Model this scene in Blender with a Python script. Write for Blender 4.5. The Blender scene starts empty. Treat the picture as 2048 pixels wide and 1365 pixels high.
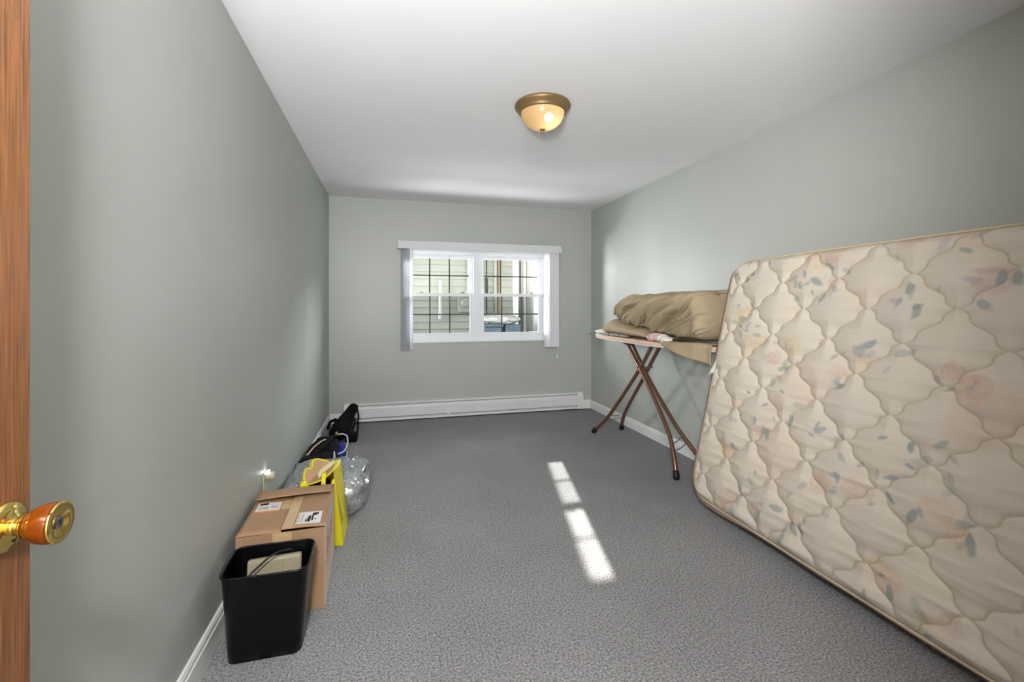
import bpy, bmesh, math, random
from math import sin, cos, pi, radians, sqrt, atan2, hypot, exp
from mathutils import Vector, Matrix, noise

random.seed(7)
scene = bpy.context.scene
COL = scene.collection

# ------------------------------------------------------------------ camera, world, sun, exposure
EYE = 1.25
cam_d = bpy.data.cameras.new('camera')
cam = bpy.data.objects.new('camera', cam_d)
COL.objects.link(cam)
cam.location = (0, 0, EYE)
cam.rotation_euler = (radians(90), 0, -atan2(244, 914))
cam_d.sensor_width = 36
cam_d.lens = 36 * 914 / 2048
cam_d.shift_y = -68 / 2048
cam_d.clip_start = 0.02
scene.camera = cam

vs = scene.view_settings
vs.view_transform = 'Standard'
vs.look = 'None'
vs.gamma = 1
vs.use_curve_mapping = False
vs.exposure = 0.3

world = bpy.data.worlds.new('sky')
scene.world = world
world.use_nodes = True
wn = world.node_tree
bg = wn.nodes['Background']
sky = wn.nodes.new('ShaderNodeTexSky')
sky.sky_type = 'HOSEK_WILKIE'
sky.sun_direction = Vector((0.21, 1, 0.537)).normalized()
sky.turbidity = 4
hsv = wn.nodes.new('ShaderNodeHueSaturation')
hsv.inputs['Saturation'].default_value = 0.25
wn.links.new(sky.outputs[0], hsv.inputs['Color'])
wn.links.new(hsv.outputs[0], bg.inputs[0])
bg.inputs[1].default_value = 3.5

sun_d = bpy.data.lights.new('sun', 'SUN')
sun_d.energy = 30
sun_d.angle = radians(0.7)
sun_d.color = (1, 0.95, 0.88)
sun = bpy.data.objects.new('sun', sun_d)
COL.objects.link(sun)
sun.location = (4, 20, 12)
sun.rotation_euler = Vector((-0.215, -1, -0.537)).to_track_quat('-Z', 'Y').to_euler()

BULB_POWER = 0.28
FILL_UP = 330.0  # powers of the added fill lights start here
FILL_HIGH = 165.0
FILL_OUT_HIGH = 105.0
FILL_OUT_LOW = 60.0
FILL_OUT_LEFT = 185.0

def area_light(name, loc, aim, sx, sy, power, col):
    d = bpy.data.lights.new(name, 'AREA'); d.shape = 'RECTANGLE'; d.size = sx; d.size_y = sy
    d.energy = power; d.color = col; d.spread = radians(120)
    o = bpy.data.objects.new(name, d); COL.objects.link(o)
    o.location = loc
    o.rotation_euler = (Vector(aim) - Vector(loc)).to_track_quat('-Z', 'Y').to_euler()
    return o
# added area lights outside, out of view, brightening the room through the window
area_light('fill_outside_high', (2.1, 6.6, 2.45), (-0.63, 4.2, 1.2), 1.3, 0.55, FILL_OUT_HIGH, (0.93, 0.97, 1.0))
area_light('fill_outside_low', (1.1, 6.2, 0.1), (1.0, 5.0, 1.5), 2.4, 0.7, FILL_OUT_LOW, (1.0, 0.99, 0.96))
# added unseen area light left of the window, brightens the right wall
area_light('fill_outside_left', (-1.1, 6.5, 1.55), (2.4, 4.6, 1.35), 0.9, 1.2, FILL_OUT_LEFT, (0.96, 0.98, 1.0))

# ------------------------------------------------------------------ materials
def lin(c):
    c = c / 255.0
    return c / 12.92 if c <= 0.04045 else ((c + 0.055) / 1.055) ** 2.4
def rgb(r, g, b):
    return (lin(r), lin(g), lin(b), 1)

def mat(name, col, rough=0.6, metal=0.0, spec=0.4, vary=0.0, vscale=6.0, bump=0.0, bscale=80.0, stretch=None, col2=None):
    m = bpy.data.materials.new(name)
    m.use_nodes = True
    nt = m.node_tree
    p = nt.nodes['Principled BSDF']
    p.inputs['Base Color'].default_value = col
    p.inputs['Roughness'].default_value = rough
    p.inputs['Metallic'].default_value = metal
    p.inputs['Specular IOR Level'].default_value = spec
    if vary or bump or col2:
        tc = nt.nodes.new('ShaderNodeTexCoord')
        mp = nt.nodes.new('ShaderNodeMapping')
        if stretch:
            mp.inputs['Scale'].default_value = stretch
        nt.links.new(tc.outputs['Object'], mp.inputs[0])
    if vary or col2:
        n = nt.nodes.new('ShaderNodeTexNoise')
        n.inputs['Scale'].default_value = vscale
        n.inputs['Detail'].default_value = 6
        nt.links.new(mp.outputs[0], n.inputs['Vector'])
        mx = nt.nodes.new('ShaderNodeMix')
        mx.data_type = 'RGBA'
        if col2 is None:
            mx.inputs[6].default_value = tuple(c * (1 - vary) for c in col[:3]) + (1,)
            mx.inputs[7].default_value = tuple(min(1, c * (1 + vary)) for c in col[:3]) + (1,)
        else:
            mx.inputs[6].default_value = col
            mx.inputs[7].default_value = col2
        rr = nt.nodes.new('ShaderNodeMapRange')
        rr.inputs[1].default_value = 0.3
        rr.inputs[2].default_value = 0.7
        nt.links.new(n.outputs[0], rr.inputs[0])
        nt.links.new(rr.outputs[0], mx.inputs[0])
        nt.links.new(mx.outputs[2], p.inputs['Base Color'])
    if bump:
        b = nt.nodes.new('ShaderNodeBump')
        b.inputs['Strength'].default_value = bump
        b.inputs['Distance'].default_value = 0.01
        n2 = nt.nodes.new('ShaderNodeTexNoise')
        n2.inputs['Scale'].default_value = bscale
        n2.inputs['Detail'].default_value = 4
        nt.links.new(mp.outputs[0], n2.inputs['Vector'])
        nt.links.new(n2.outputs[0], b.inputs['Height'])
        nt.links.new(b.outputs[0], p.inputs['Normal'])
    return m

M = {}
M['wall'] = mat('sage_grey_paint', rgb(174, 177, 171), 0.42, spec=0.35, vary=0.02, vscale=1.5, bump=0.04, bscale=60)
M['ceiling'] = mat('ceiling_paint', rgb(240, 240, 242), 0.7, spec=0.2, vary=0.01, vscale=2, bump=0.05, bscale=30)
M['white'] = mat('white_gloss_paint', rgb(226, 226, 224), 0.35, spec=0.4, vary=0.02, vscale=5)
M['vinyl'] = mat('white_vinyl', rgb(232, 233, 236), 0.3, spec=0.4)
M['heater'] = mat('white_enamel', rgb(222, 222, 222), 0.35, spec=0.4, vary=0.03, vscale=9)
M['dark_gap'] = mat('dark_gap', rgb(60, 60, 60), 0.7)
M['slat'] = mat('blind_vane', rgb(205, 205, 208), 0.55, spec=0.25)
def vane_mat():
    m = mat('blind_vane', rgb(240, 240, 243), 0.55, spec=0.25)
    nt = m.node_tree; p = nt.nodes['Principled BSDF']
    t = nt.nodes.new('ShaderNodeBsdfTranslucent'); t.inputs[0].default_value = (0.8, 0.8, 0.83, 1)
    mx = nt.nodes.new('ShaderNodeMixShader'); mx.inputs[0].default_value = 0.22
    nt.links.new(p.outputs[0], mx.inputs[1]); nt.links.new(t.outputs[0], mx.inputs[2])
    nt.links.new(mx.outputs[0], nt.nodes['Material Output'].inputs[0])
    return m
M['slat'] = vane_mat()
M['valance'] = mat('valance_plastic', rgb(206, 206, 208), 0.5, spec=0.3)
M['grille'] = mat('grille_bar', rgb(72, 76, 76), 0.5)
M['latch'] = mat('sash_latch', rgb(120, 115, 108), 0.4)
M['cord'] = mat('cord', rgb(205, 203, 195), 0.7)
M['wood'] = mat('door_wood', rgb(92, 54, 27), 0.3, spec=0.6, col2=rgb(146, 95, 54), vscale=9, bump=0.15, bscale=60, stretch=(30, 30, 0.8))
M['brass'] = mat('polished_brass', rgb(226, 196, 110), 0.14, metal=1.0)
M['amber_wood'] = mat('amber_wood', rgb(88, 36, 2), 0.14, spec=0.6, col2=rgb(116, 54, 4), vscale=20, stretch=(1, 6, 6))
M['steel'] = mat('steel', rgb(150, 150, 150), 0.3, metal=1.0)
M['bronze'] = mat('aged_bronze', rgb(136, 112, 76), 0.42, metal=0.55, spec=0.4, vary=0.08, vscale=8)
M['tube'] = mat('brown_enamel_tube', rgb(122, 88, 70), 0.28, metal=0.55, spec=0.5)
M['black_rubber'] = mat('black_rubber', rgb(20, 19, 19), 0.5)
M['board_cover'] = mat('board_cover', rgb(212, 180, 158), 0.85, spec=0.1, vary=0.06, vscale=14)
M['board_edge'] = mat('board_white', rgb(205, 203, 196), 0.75, spec=0.1, vary=0.05, vscale=20)
M['wire'] = mat('wire_chrome', rgb(150, 148, 142), 0.35, metal=0.8)
M['tan_fabric'] = mat('tan_fabric', rgb(158, 143, 116), 0.8, spec=0.15, vary=0.07, vscale=4, bump=0.15, bscale=220)
M['tan_pillow'] = mat('tan_pillow_fabric', rgb(166, 148, 122), 0.82, spec=0.12, vary=0.06, vscale=5, bump=0.15, bscale=220)
M['pink'] = mat('pink_cloth', rgb(208, 172, 172), 0.85, spec=0.1, vary=0.08, vscale=14, bump=0.2, bscale=90)
M['white_cloth'] = mat('white_cloth', rgb(214, 212, 204), 0.85, spec=0.1, vary=0.04, vscale=14)
M['mattress_border'] = mat('mattress_border', rgb(160, 136, 122), 0.7, spec=0.2, vary=0.07, vscale=9, bump=0.2, bscale=40)
M['mattress_tape'] = mat('mattress_tape', rgb(196, 180, 152), 0.7, spec=0.2)
M['bin'] = mat('black_plastic', rgb(4, 4, 5), 0.3, spec=0.3, vary=0.1, vscale=20, bump=0.03, bscale=200)
M['beige_plastic'] = mat('beige_plastic', rgb(150, 140, 116), 0.45, spec=0.35, vary=0.04, vscale=10)
M['cable'] = mat('black_cable', rgb(22, 21, 20), 0.45)
M['card'] = mat('cardboard', rgb(162, 130, 102), 0.8, spec=0.1, vary=0.05, vscale=9, bump=0.04, bscale=120)
M['card_lit'] = mat('cardboard_lit', rgb(212, 196, 182), 0.75, spec=0.15, vary=0.03, vscale=9)  # carton side: the light falling on it is put into the base colour
M['tape'] = mat('parcel_tape', rgb(196, 166, 124), 0.3, spec=0.5)
M['label'] = mat('label_paper', rgb(222, 216, 212), 0.55)
M['ink'] = mat('black_ink', rgb(30, 32, 28), 0.6)
M['grey_ink'] = mat('grey_ink', rgb(140, 138, 134), 0.6)
M['orange_ink'] = mat('orange_ink', rgb(222, 140, 80), 0.6)
M['red_ink'] = mat('red_ink', rgb(222, 92, 78), 0.6)
M['yellow'] = mat('yellow_bag', rgb(222, 206, 20), 0.42, spec=0.4, vary=0.06, vscale=10, bump=0.12, bscale=25)
M['kraft'] = mat('tan_paper', rgb(188, 150, 114), 0.75, spec=0.15, vary=0.04, vscale=8)
M['cream'] = mat('cream_paper', rgb(222, 206, 162), 0.7, spec=0.15)
M['black_fabric'] = mat('black_fabric', rgb(9, 9, 11), 0.85, spec=0.12, vary=0.25, vscale=8, bump=0.3, bscale=120)
M['navy'] = mat('navy_fabric', rgb(24, 32, 120), 0.75, spec=0.15, vary=0.15, vscale=8)
M['pale_piping'] = mat('pale_piping', rgb(196, 198, 202), 0.6)
M['tan_zip'] = mat('tan_zip', rgb(186, 150, 122), 0.6)
M['gold'] = mat('gold_badge', rgb(186, 166, 84), 0.4, metal=0.3)
M['ivory'] = mat('ivory_plastic', rgb(186, 182, 158), 0.45)
M['siding'] = mat('vinyl_siding', rgb(140, 140, 131), 0.6, spec=0.2, vary=0.03, vscale=3)
M['stucco'] = mat('white_render', rgb(228, 228, 226), 0.8, spec=0.1, vary=0.03, vscale=4)
M['meter'] = mat('meter_grey', rgb(122, 122, 112), 0.5)
M['slat_grey'] = mat('pale_pipe', rgb(160, 160, 156), 0.5)
M['copper'] = mat('rust_pipe', rgb(140, 108, 86), 0.6)
M['blue_plastic'] = mat('blue_plastic', rgb(72, 90, 104), 0.4)
M['tarp'] = mat('silver_tarp', rgb(176, 174, 168), 0.35, metal=0.35, bump=0.6, bscale=18)
M['concrete'] = mat('concrete', rgb(150, 148, 142), 0.9, vary=0.1)
M['grey_thing'] = mat('grey_plastic', rgb(120, 118, 110), 0.5)
M['hall'] = mat('hall_paint', rgb(220, 218, 210), 0.7)

def carpet_mat():
    m = bpy.data.materials.new('grey_carpet')
    m.use_nodes = True
    nt = m.node_tree
    p = nt.nodes['Principled BSDF']
    p.inputs['Roughness'].default_value = 0.95
    p.inputs['Specular IOR Level'].default_value = 0.1
    p.inputs['Sheen Weight'].default_value = 0.15
    tc = nt.nodes.new('ShaderNodeTexCoord')
    n = nt.nodes.new('ShaderNodeTexNoise'); n.inputs['Scale'].default_value = 120; n.inputs['Detail'].default_value = 3
    n.inputs['Roughness'].default_value = 0.7
    n2 = nt.nodes.new('ShaderNodeTexNoise'); n2.inputs['Scale'].default_value = 2.2; n2.inputs['Detail'].default_value = 5
    v = nt.nodes.new('ShaderNodeTexVoronoi'); v.inputs['Scale'].default_value = 190
    for x in (n, n2, v):
        nt.links.new(tc.outputs['Object'], x.inputs['Vector'])
    r = nt.nodes.new('ShaderNodeValToRGB')
    r.color_ramp.elements[0].position = 0.33; r.color_ramp.elements[0].color = rgb(74, 73, 73)
    r.color_ramp.elements[1].position = 0.68; r.color_ramp.elements[1].color = rgb(179, 178, 179)
    nt.links.new(n.outputs[0], r.inputs[0])
    mx = nt.nodes.new('ShaderNodeMix'); mx.data_type = 'RGBA'; mx.blend_type = 'MULTIPLY'
    mx.inputs[0].default_value = 1
    r2 = nt.nodes.new('ShaderNodeValToRGB')
    r2.color_ramp.elements[0].position = 0.3; r2.color_ramp.elements[0].color = (0.86, 0.86, 0.86, 1)
    r2.color_ramp.elements[1].position = 0.7; r2.color_ramp.elements[1].color = (1, 1, 1, 1)
    nt.links.new(n2.outputs[0], r2.inputs[0])
    nt.links.new(r.outputs[0], mx.inputs[6]); nt.links.new(r2.outputs[0], mx.inputs[7])
    nt.links.new(mx.outputs[2], p.inputs['Base Color'])
    add = nt.nodes.new('ShaderNodeMath'); add.operation = 'ADD'
    nt.links.new(n.outputs[0], add.inputs[0]); nt.links.new(v.outputs[0], add.inputs[1])
    b = nt.nodes.new('ShaderNodeBump'); b.inputs['Strength'].default_value = 0.55; b.inputs['Distance'].default_value = 0.012
    nt.links.new(add.outputs[0], b.inputs['Height']); nt.links.new(b.outputs[0], p.inputs['Normal'])
    return m
M['carpet'] = carpet_mat()

def film_mat(name, tint, haze, gloss_rough, gloss=0.12):
    """thin clear sheet: mostly transparent, a little haze and a sheen"""
    m = bpy.data.materials.new(name)
    m.use_nodes = True
    nt = m.node_tree
    nt.nodes.remove(nt.nodes['Principled BSDF'])
    out = nt.nodes['Material Output']
    t = nt.nodes.new('ShaderNodeBsdfTransparent'); t.inputs[0].default_value = tint
    d = nt.nodes.new('ShaderNodeBsdfDiffuse'); d.inputs[0].default_value = (0.8, 0.82, 0.85, 1)
    g = nt.nodes.new('ShaderNodeBsdfGlossy'); g.inputs['Roughness'].default_value = gloss_rough
    a = nt.nodes.new('ShaderNodeMixShader'); a.inputs[0].default_value = haze
    b = nt.nodes.new('ShaderNodeMixShader')
    lw = nt.nodes.new('ShaderNodeLayerWeight'); lw.inputs[0].default_value = 0.25
    mr = nt.nodes.new('ShaderNodeMapRange'); mr.inputs[3].default_value = gloss * 0.4; mr.inputs[4].default_value = min(1, gloss * 5)
    nt.links.new(lw.outputs['Fresnel'], mr.inputs[0]); nt.links.new(mr.outputs[0], b.inputs[0])
    nt.links.new(t.outputs[0], a.inputs[1]); nt.links.new(d.outputs[0], a.inputs[2])
    nt.links.new(a.outputs[0], b.inputs[1]); nt.links.new(g.outputs[0], b.inputs[2])
    nt.links.new(b.outputs[0], out.inputs[0])
    return m
M['glass'] = film_mat('window_glass', (0.97, 0.98, 0.98, 1), 0.0, 0.02, 0.06)
M['screen'] = film_mat('insect_mesh', (0.74, 0.75, 0.76, 1), 0.0, 0.5, 0.0)
M['film'] = film_mat('clear_polythene', (0.9, 0.91, 0.93, 1), 0.22, 0.12, 0.3)

def dome_mat():
    m = bpy.data.materials.new('amber_glass')
    m.use_nodes = True
    nt = m.node_tree
    nt.nodes.remove(nt.nodes['Principled BSDF'])
    out = nt.nodes['Material Output']
    t = nt.nodes.new('ShaderNodeBsdfTransparent'); t.inputs[0].default_value = (1.0, 0.93, 0.82, 1)
    tl = nt.nodes.new('ShaderNodeBsdfTranslucent'); tl.inputs[0].default_value = (0.95, 0.66, 0.30, 1)
    d = nt.nodes.new('ShaderNodeBsdfDiffuse'); d.inputs[0].default_value = (0.75, 0.52, 0.26, 1)
    g = nt.nodes.new('ShaderNodeBsdfGlossy'); g.inputs['Roughness'].default_value = 0.15
    a = nt.nodes.new('ShaderNodeMixShader'); a.inputs[0].default_value = 0.35
    b = nt.nodes.new('ShaderNodeMixShader'); b.inputs[0].default_value = 0.06
    c = nt.nodes.new('ShaderNodeMixShader'); c.inputs[0].default_value = 0.085
    nt.links.new(tl.outputs[0], a.inputs[1]); nt.links.new(d.outputs[0], a.inputs[2])
    nt.links.new(a.outputs[0], b.inputs[1]); nt.links.new(t.outputs[0], b.inputs[2])
    nt.links.new(b.outputs[0], c.inputs[1]); nt.links.new(g.outputs[0], c.inputs[2])
    nt.links.new(c.outputs[0], out.inputs[0])
    return m
M['dome'] = dome_mat()

def emit_mat(name, col, strength):
    m = bpy.data.materials.new(name)
    m.use_nodes = True
    nt = m.node_tree
    nt.nodes.remove(nt.nodes['Principled BSDF'])
    e = nt.nodes.new('ShaderNodeEmission')
    e.inputs[0].default_value = col; e.inputs[1].default_value = strength
    nt.links.new(e.outputs[0], nt.nodes['Material Output'].inputs[0])
    return m

# ------------------------------------------------------------------ mesh helpers
class MB:
    def __init__(s): s.v = []; s.f = []
    def add(s, v, f):
        o = len(s.v); s.v += [tuple(p) for p in v]; s.f += [tuple(i + o for i in q) for q in f]; return s
    def box(s, x0, x1, y0, y1, z0, z1, bev=0.0):
        if bev > 0:
            bm = bmesh.new(); bmesh.ops.create_cube(bm, size=1)
            for w in bm.verts:
                w.co = Vector(((x0 + x1) / 2 + w.co.x * (x1 - x0), (y0 + y1) / 2 + w.co.y * (y1 - y0), (z0 + z1) / 2 + w.co.z * (z1 - z0)))
            bmesh.ops.bevel(bm, geom=list(bm.edges), offset=bev, segments=2, affect='EDGES', profile=0.5)
            bm.verts.index_update()
            s.add([w.co for w in bm.verts], [[w.index for w in f.verts] for f in bm.faces]); bm.free(); return s
        v = [(x, y, z) for z in (z0, z1) for y in (y0, y1) for x in (x0, x1)]
        return s.add(v, [(0, 2, 3, 1), (4, 5, 7, 6), (0, 1, 5, 4), (2, 6, 7, 3), (0, 4, 6, 2), (1, 3, 7, 5)])
    def tube(s, pts, r, n=10, cap=True, flat=1.0):
        pts = [Vector(p) for p in pts]
        rs = r if isinstance(r, (list, tuple)) else [r] * len(pts)
        up = None; rings = []
        for i, p in enumerate(pts):
            t = (pts[min(i + 1, len(pts) - 1)] - pts[max(i - 1, 0)]).normalized()
            if up is None:
                up = Vector((0, 0, 1)) if abs(t.z) < 0.9 else Vector((1, 0, 0))
            a = t.cross(up).normalized(); b = a.cross(t).normalized(); up = b
            rings.append([p + a * (rs[i] * cos(2 * pi * k / n)) + b * (rs[i] * flat * sin(2 * pi * k / n)) for k in range(n)])
        v = [q for ring in rings for q in ring]
        f = []
        for i in range(len(pts) - 1):
            for k in range(n):
                f.append((i * n + k, i * n + (k + 1) % n, (i + 1) * n + (k + 1) % n, (i + 1) * n + k))
        if cap:
            f.append(tuple(range(n - 1, -1, -1))); f.append(tuple((len(pts) - 1) * n + k for k in range(n)))
        return s.add(v, f)
    def lathe(s, prof, n=32, mtx=None, cap=True):
        v = []; f = []
        for (r, h) in prof:
            for k in range(n):
                p = Vector((r * cos(2 * pi * k / n), r * sin(2 * pi * k / n), h))
                v.append(mtx @ p if mtx else p)
        for i in range(len(prof) - 1):
            for k in range(n):
                f.append((i * n + k, i * n + (k + 1) % n, (i + 1) * n + (k + 1) % n, (i + 1) * n + k))
        if cap:
            f.append(tuple(range(n - 1, -1, -1))); f.append(tuple((len(prof) - 1) * n + k for k in range(n)))
        return s.add(v, f)
    def extrude_x(s, prof, x0, x1):
        n = len(prof)
        v = [(x0, y, z) for y, z in prof] + [(x1, y, z) for y, z in prof]
        f = [tuple(range(n)), tuple(range(2 * n - 1, n - 1, -1))] + [(i, (i + 1) % n + 0, (i + 1) % n + n, i + n) for i in range(n)]
        return s.add(v, f)
    def extrude_y(s, prof, y0, y1):
        n = len(prof)
        v = [(x, y0, z) for x, z in prof] + [(x, y1, z) for x, z in prof]
        f = [tuple(range(n)), tuple(range(2 * n - 1, n - 1, -1))] + [(i, (i + 1) % n, (i + 1) % n + n, i + n) for i in range(n)]
        return s.add(v, f)
    def grid(s, fn, nu, nv, wrap_v=False):
        v = [fn(i / nu, j / nv) for i in range(nu + 1) for j in range(nv if wrap_v else nv + 1)]
        w = nv if wrap_v else nv + 1
        f = []
        for i in range(nu):
            for j in range(nv):
                j2 = (j + 1) % w if wrap_v else j + 1
                f.append((i * w + j, (i + 1) * w + j, (i + 1) * w + j2, i * w + j2))
        return s.add(v, f)

def origin_of(o):
    p = Vector((0, 0, 0))
    while o is not None:
        p += o.location; o = o.parent
    return p

def build(name, mb, m, parent=None, smooth=False, loc=None, solid=0.0, angle=40):
    """ONE mesh object; coordinates in mb are room coordinates"""
    base = origin_of(parent)
    l = Vector(loc) if loc is not None else base.copy()
    me = bpy.data.meshes.new(name)
    me.from_pydata([tuple(Vector(p) - l) for p in mb.v], [], mb.f)
    bm = bmesh.new(); bm.from_mesh(me)
    bmesh.ops.remove_doubles(bm, verts=bm.verts, dist=1e-6)
    bmesh.ops.recalc_face_normals(bm, faces=bm.faces)
    if smooth:
        for f in bm.faces: f.smooth = True
        for e in bm.edges:
            if len(e.link_faces) == 2 and e.calc_face_angle(0) > radians(angle): e.smooth = False
    bm.to_mesh(me); bm.free()
    me.materials.append(M[m] if isinstance(m, str) else m)
    o = bpy.data.objects.new(name, me)
    COL.objects.link(o)
    if parent: o.parent = parent
    o.location = l - base
    if solid:
        md = o.modifiers.new('thickness', 'SOLIDIFY'); md.thickness = solid; md.offset = 0
    return o

def tag(o, label=None, cat=None, group=None, kind=None):
    if label: o['label'] = label
    if cat: o['category'] = cat
    if group: o['group'] = group
    if kind: o['kind'] = kind
    return o
def thing(name, loc, label, cat, group=None):
    o = bpy.data.objects.new(name, None); o.empty_display_size = 0.1
    COL.objects.link(o); o.location = loc
    return tag(o, label, cat, group)
def struct(name, mb, m, **k):
    o = build(name, mb, m, **k); o['kind'] = 'structure'; return o
def smoothstep(a, b, x):
    t = max(0, min(1, (x - a) / (b - a))); return t * t * (3 - 2 * t)
def interp(tab, x):
    if x <= tab[0][0]: return tab[0][1]
    for (a, va), (b, vb) in zip(tab, tab[1:]):
        if x <= b:
            t = (x - a) / (b - a); t = t * t * (3 - 2 * t); return va + (vb - va) * t
    return tab[-1][1]
def curve_pts(pts, n=8):
    """Catmull-Rom through the points"""
    P = [Vector(p) for p in pts]; out = []
    for i in range(len(P) - 1):
        p0 = P[max(i - 1, 0)]; p1 = P[i]; p2 = P[i + 1]; p3 = P[min(i + 2, len(P) - 1)]
        for k in range(n):
            t = k / n
            out.append(0.5 * ((2 * p1) + (p2 - p0) * t + (2 * p0 - 5 * p1 + 4 * p2 - p3) * t * t + (3 * p1 - p0 - 3 * p2 + p3) * t ** 3))
    out.append(P[-1]); return out
def fbm(x, y, z):
    return noise.noise(Vector((x, y, z)))

# ------------------------------------------------------------------ room shell
XL, XR, YF, YB, ZC = -0.63, 2.41, 0.05, 5.22, 2.437
WX0, WX1, WZ0, WZ1 = 0.17, 1.80, 0.868, 1.885      # window opening
struct('floor', MB().box(XL - 0.1, XR + 0.1, YF - 0.12, YB + 0.12, -0.08, 0), 'carpet')
struct('ceiling', MB().box(XL - 0.1, XR + 0.1, YF - 0.12, YB + 0.12, ZC, ZC + 0.08), 'ceiling')
struct('wall_left', MB().box(XL - 0.1, XL, YF - 0.12, YB + 0.12, 0, ZC), 'wall')
struct('wall_right', MB().box(XR, XR + 0.1, YF - 0.12, YB + 0.12, 0, ZC), 'wall')
b = MB()
b.box(XL, WX0, YB, YB + 0.12, 0, ZC).box(WX1, XR, YB, YB + 0.12, 0, ZC)
b.box(WX0, WX1, YB, YB + 0.12, 0, WZ0).box(WX0, WX1, YB, YB + 0.12, WZ1, ZC)
struct('wall_back', b, 'wall')
DX0, DX1 = -0.51, 0.29                                # doorway the camera stands in
b = MB()
b.box(XL, DX0, YF - 0.12, YF, 0, ZC).box(DX1, XR, YF - 0.12, YF, 0, ZC).box(DX0, DX1, YF - 0.12, YF, 2.06, ZC)
struct('wall_front', b, 'wall')
b = MB()                                              # the hall behind the doorway
HX0, HX1, HY0 = -1.0, 1.1, -1.6
b.box(HX0 - 0.1, HX1 + 0.1, HY0 - 0.1, HY0, 0, ZC).box(HX0 - 0.1, HX0, HY0, YF - 0.12, 0, ZC).box(HX1, HX1 + 0.1, HY0, YF - 0.12, 0, ZC)
b.box(HX0, XL - 0.1, YF - 0.14, YF - 0.12, 0, ZC)
b.box(HX0 - 0.1, HX1 + 0.1, HY0 - 0.1, YF - 0.12, ZC, ZC + 0.08)
struct('wall_hall', b, 'hall')
struct('floor_hall', MB().box(HX0 - 0.1, HX1 + 0.1, HY0 - 0.1, YF - 0.12, -0.08, 0), 'carpet')

# baseboards: flat face with an eased, grooved top
def base_prof(d, h=0.098):
    return [(0, 0), (d, 0), (d, h - 0.03), (d * 0.75, h - 0.026), (d * 0.75, h - 0.014), (d * 0.45, h - 0.004), (0, h)]
b = MB().extrude_y([(XL + x, z) for x, z in base_prof(0.015, 0.106)], YF, YB)
struct('baseboard_left', b, 'white')
b = MB().extrude_y([(XR - x, z) for x, z in base_prof(0.017)], YF, YB)
struct('baseboard_right', b, 'white')
pr = [(YB - d, z) for d, z in base_prof(0.015, 0.106)]
struct('baseboard_back', MB().extrude_x(pr, XL + 0.015, -0.474).extrude_x(pr, 2.275, XR - 0.017), 'white')

# ------------------------------------------------------------------ hydronic heater under the window
hx0, hx1 = -0.47, 2.272
ht = thing('baseboard_heater', (0.9, YB, 0), 'long white enamel baseboard heater along the wall under the window', 'heater')
yb = YB - 0.001
back = [(yb, 0.022), (yb - 0.008, 0.022), (yb - 0.008, 0.19), (yb - 0.045, 0.196), (yb - 0.056, 0.19), (yb - 0.058, 0.195), (yb - 0.046, 0.204), (yb, 0.207)]
build('back_panel', MB().extrude_x(back, hx0 + 0.003, hx1 - 0.02), 'heater', ht)
fr = [(yb - 0.056, 0.052), (yb - 0.062, 0.056), (yb - 0.068, 0.15), (yb - 0.066, 0.166), (yb - 0.050, 0.178), (yb - 0.048, 0.174), (yb - 0.061, 0.162), (yb - 0.062, 0.15)]
build('front_cover', MB().extrude_x(fr, hx0 + 0.003, hx1 - 0.06), 'heater', ht)
build('damper', MB().extrude_x([(yb - 0.03, 0.172), (yb - 0.052, 0.181), (yb - 0.053, 0.184), (yb - 0.03, 0.176)], hx0 + 0.03, hx1 - 0.07), 'heater', ht)
build('fin_core', MB().box(hx0 + 0.03, hx1 - 0.07, yb - 0.045, yb - 0.012, 0.06, 0.168), 'dark_gap', ht)
build('bottom_rail', MB().extrude_x([(yb - 0.008, 0.014), (yb - 0.064, 0.014), (yb - 0.068, 0.020), (yb - 0.066, 0.036), (yb - 0.06, 0.038), (yb - 0.056, 0.024), (yb - 0.008, 0.024)], hx0 + 0.003, hx1 - 0.03), 'heater', ht)
def cap_prof(e):
    return [(yb, 0.012), (yb - 0.066 - e, 0.012), (yb - 0.073 - e, 0.15), (yb - 0.071 - e, 0.172), (yb - 0.058, 0.2), (yb - 0.045, 0.21), (yb, 0.211)]
build('end_cap', MB().extrude_x(cap_prof(0), hx0, hx0 + 0.055), 'heater', ht)
build('end_cap', MB().extrude_x(cap_prof(0.002), hx1 - 0.075, hx1), 'heater', ht)
build('joint_clip', MB().box(0.62, 0.66, yb - 0.0715, yb - 0.06, 0.04, 0.075, 0.002), 'heater', ht)

# ------------------------------------------------------------------ window
wi = thing('window_1', (1.0, YB, WZ0), None, None); wi['kind'] = 'structure'
fy0, fy1 = YB + 0.004, YB + 0.085
b = MB()
b.box(WX0, WX0 + 0.035, fy0, fy1, WZ0, WZ1).box(WX1 - 0.03, WX1, fy0, fy1, WZ0, WZ1)
b.box(WX0 + 0.035, WX1 - 0.03, fy0, fy1, WZ1 - 0.032, WZ1).box(WX0 + 0.035, WX1 - 0.03, fy0, fy1, WZ0, WZ0 + 0.034)
b.box(0.936, 1.016, fy0, fy1, WZ0 + 0.034, WZ1 - 0.032)
build('window_frame', b, 'vinyl', wi)
b = MB()
b.box(WX0 - 0.012, WX1 + 0.012, YB - 0.018, YB + 0.004, WZ0 - 0.02, WZ0 + 0.002, 0.003)
build('window_sill', b, 'vinyl', wi)
b = MB()
b.box(WX0 - 0.012, WX0, YB - 0.008, YB, WZ0, WZ1).box(WX1, WX1 + 0.012, YB - 0.008, YB, WZ0, WZ1).box(WX0, WX1, YB - 0.008, YB, WZ1, WZ1 + 0.014)
build('window_casing', b, 'vinyl', wi)
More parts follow.
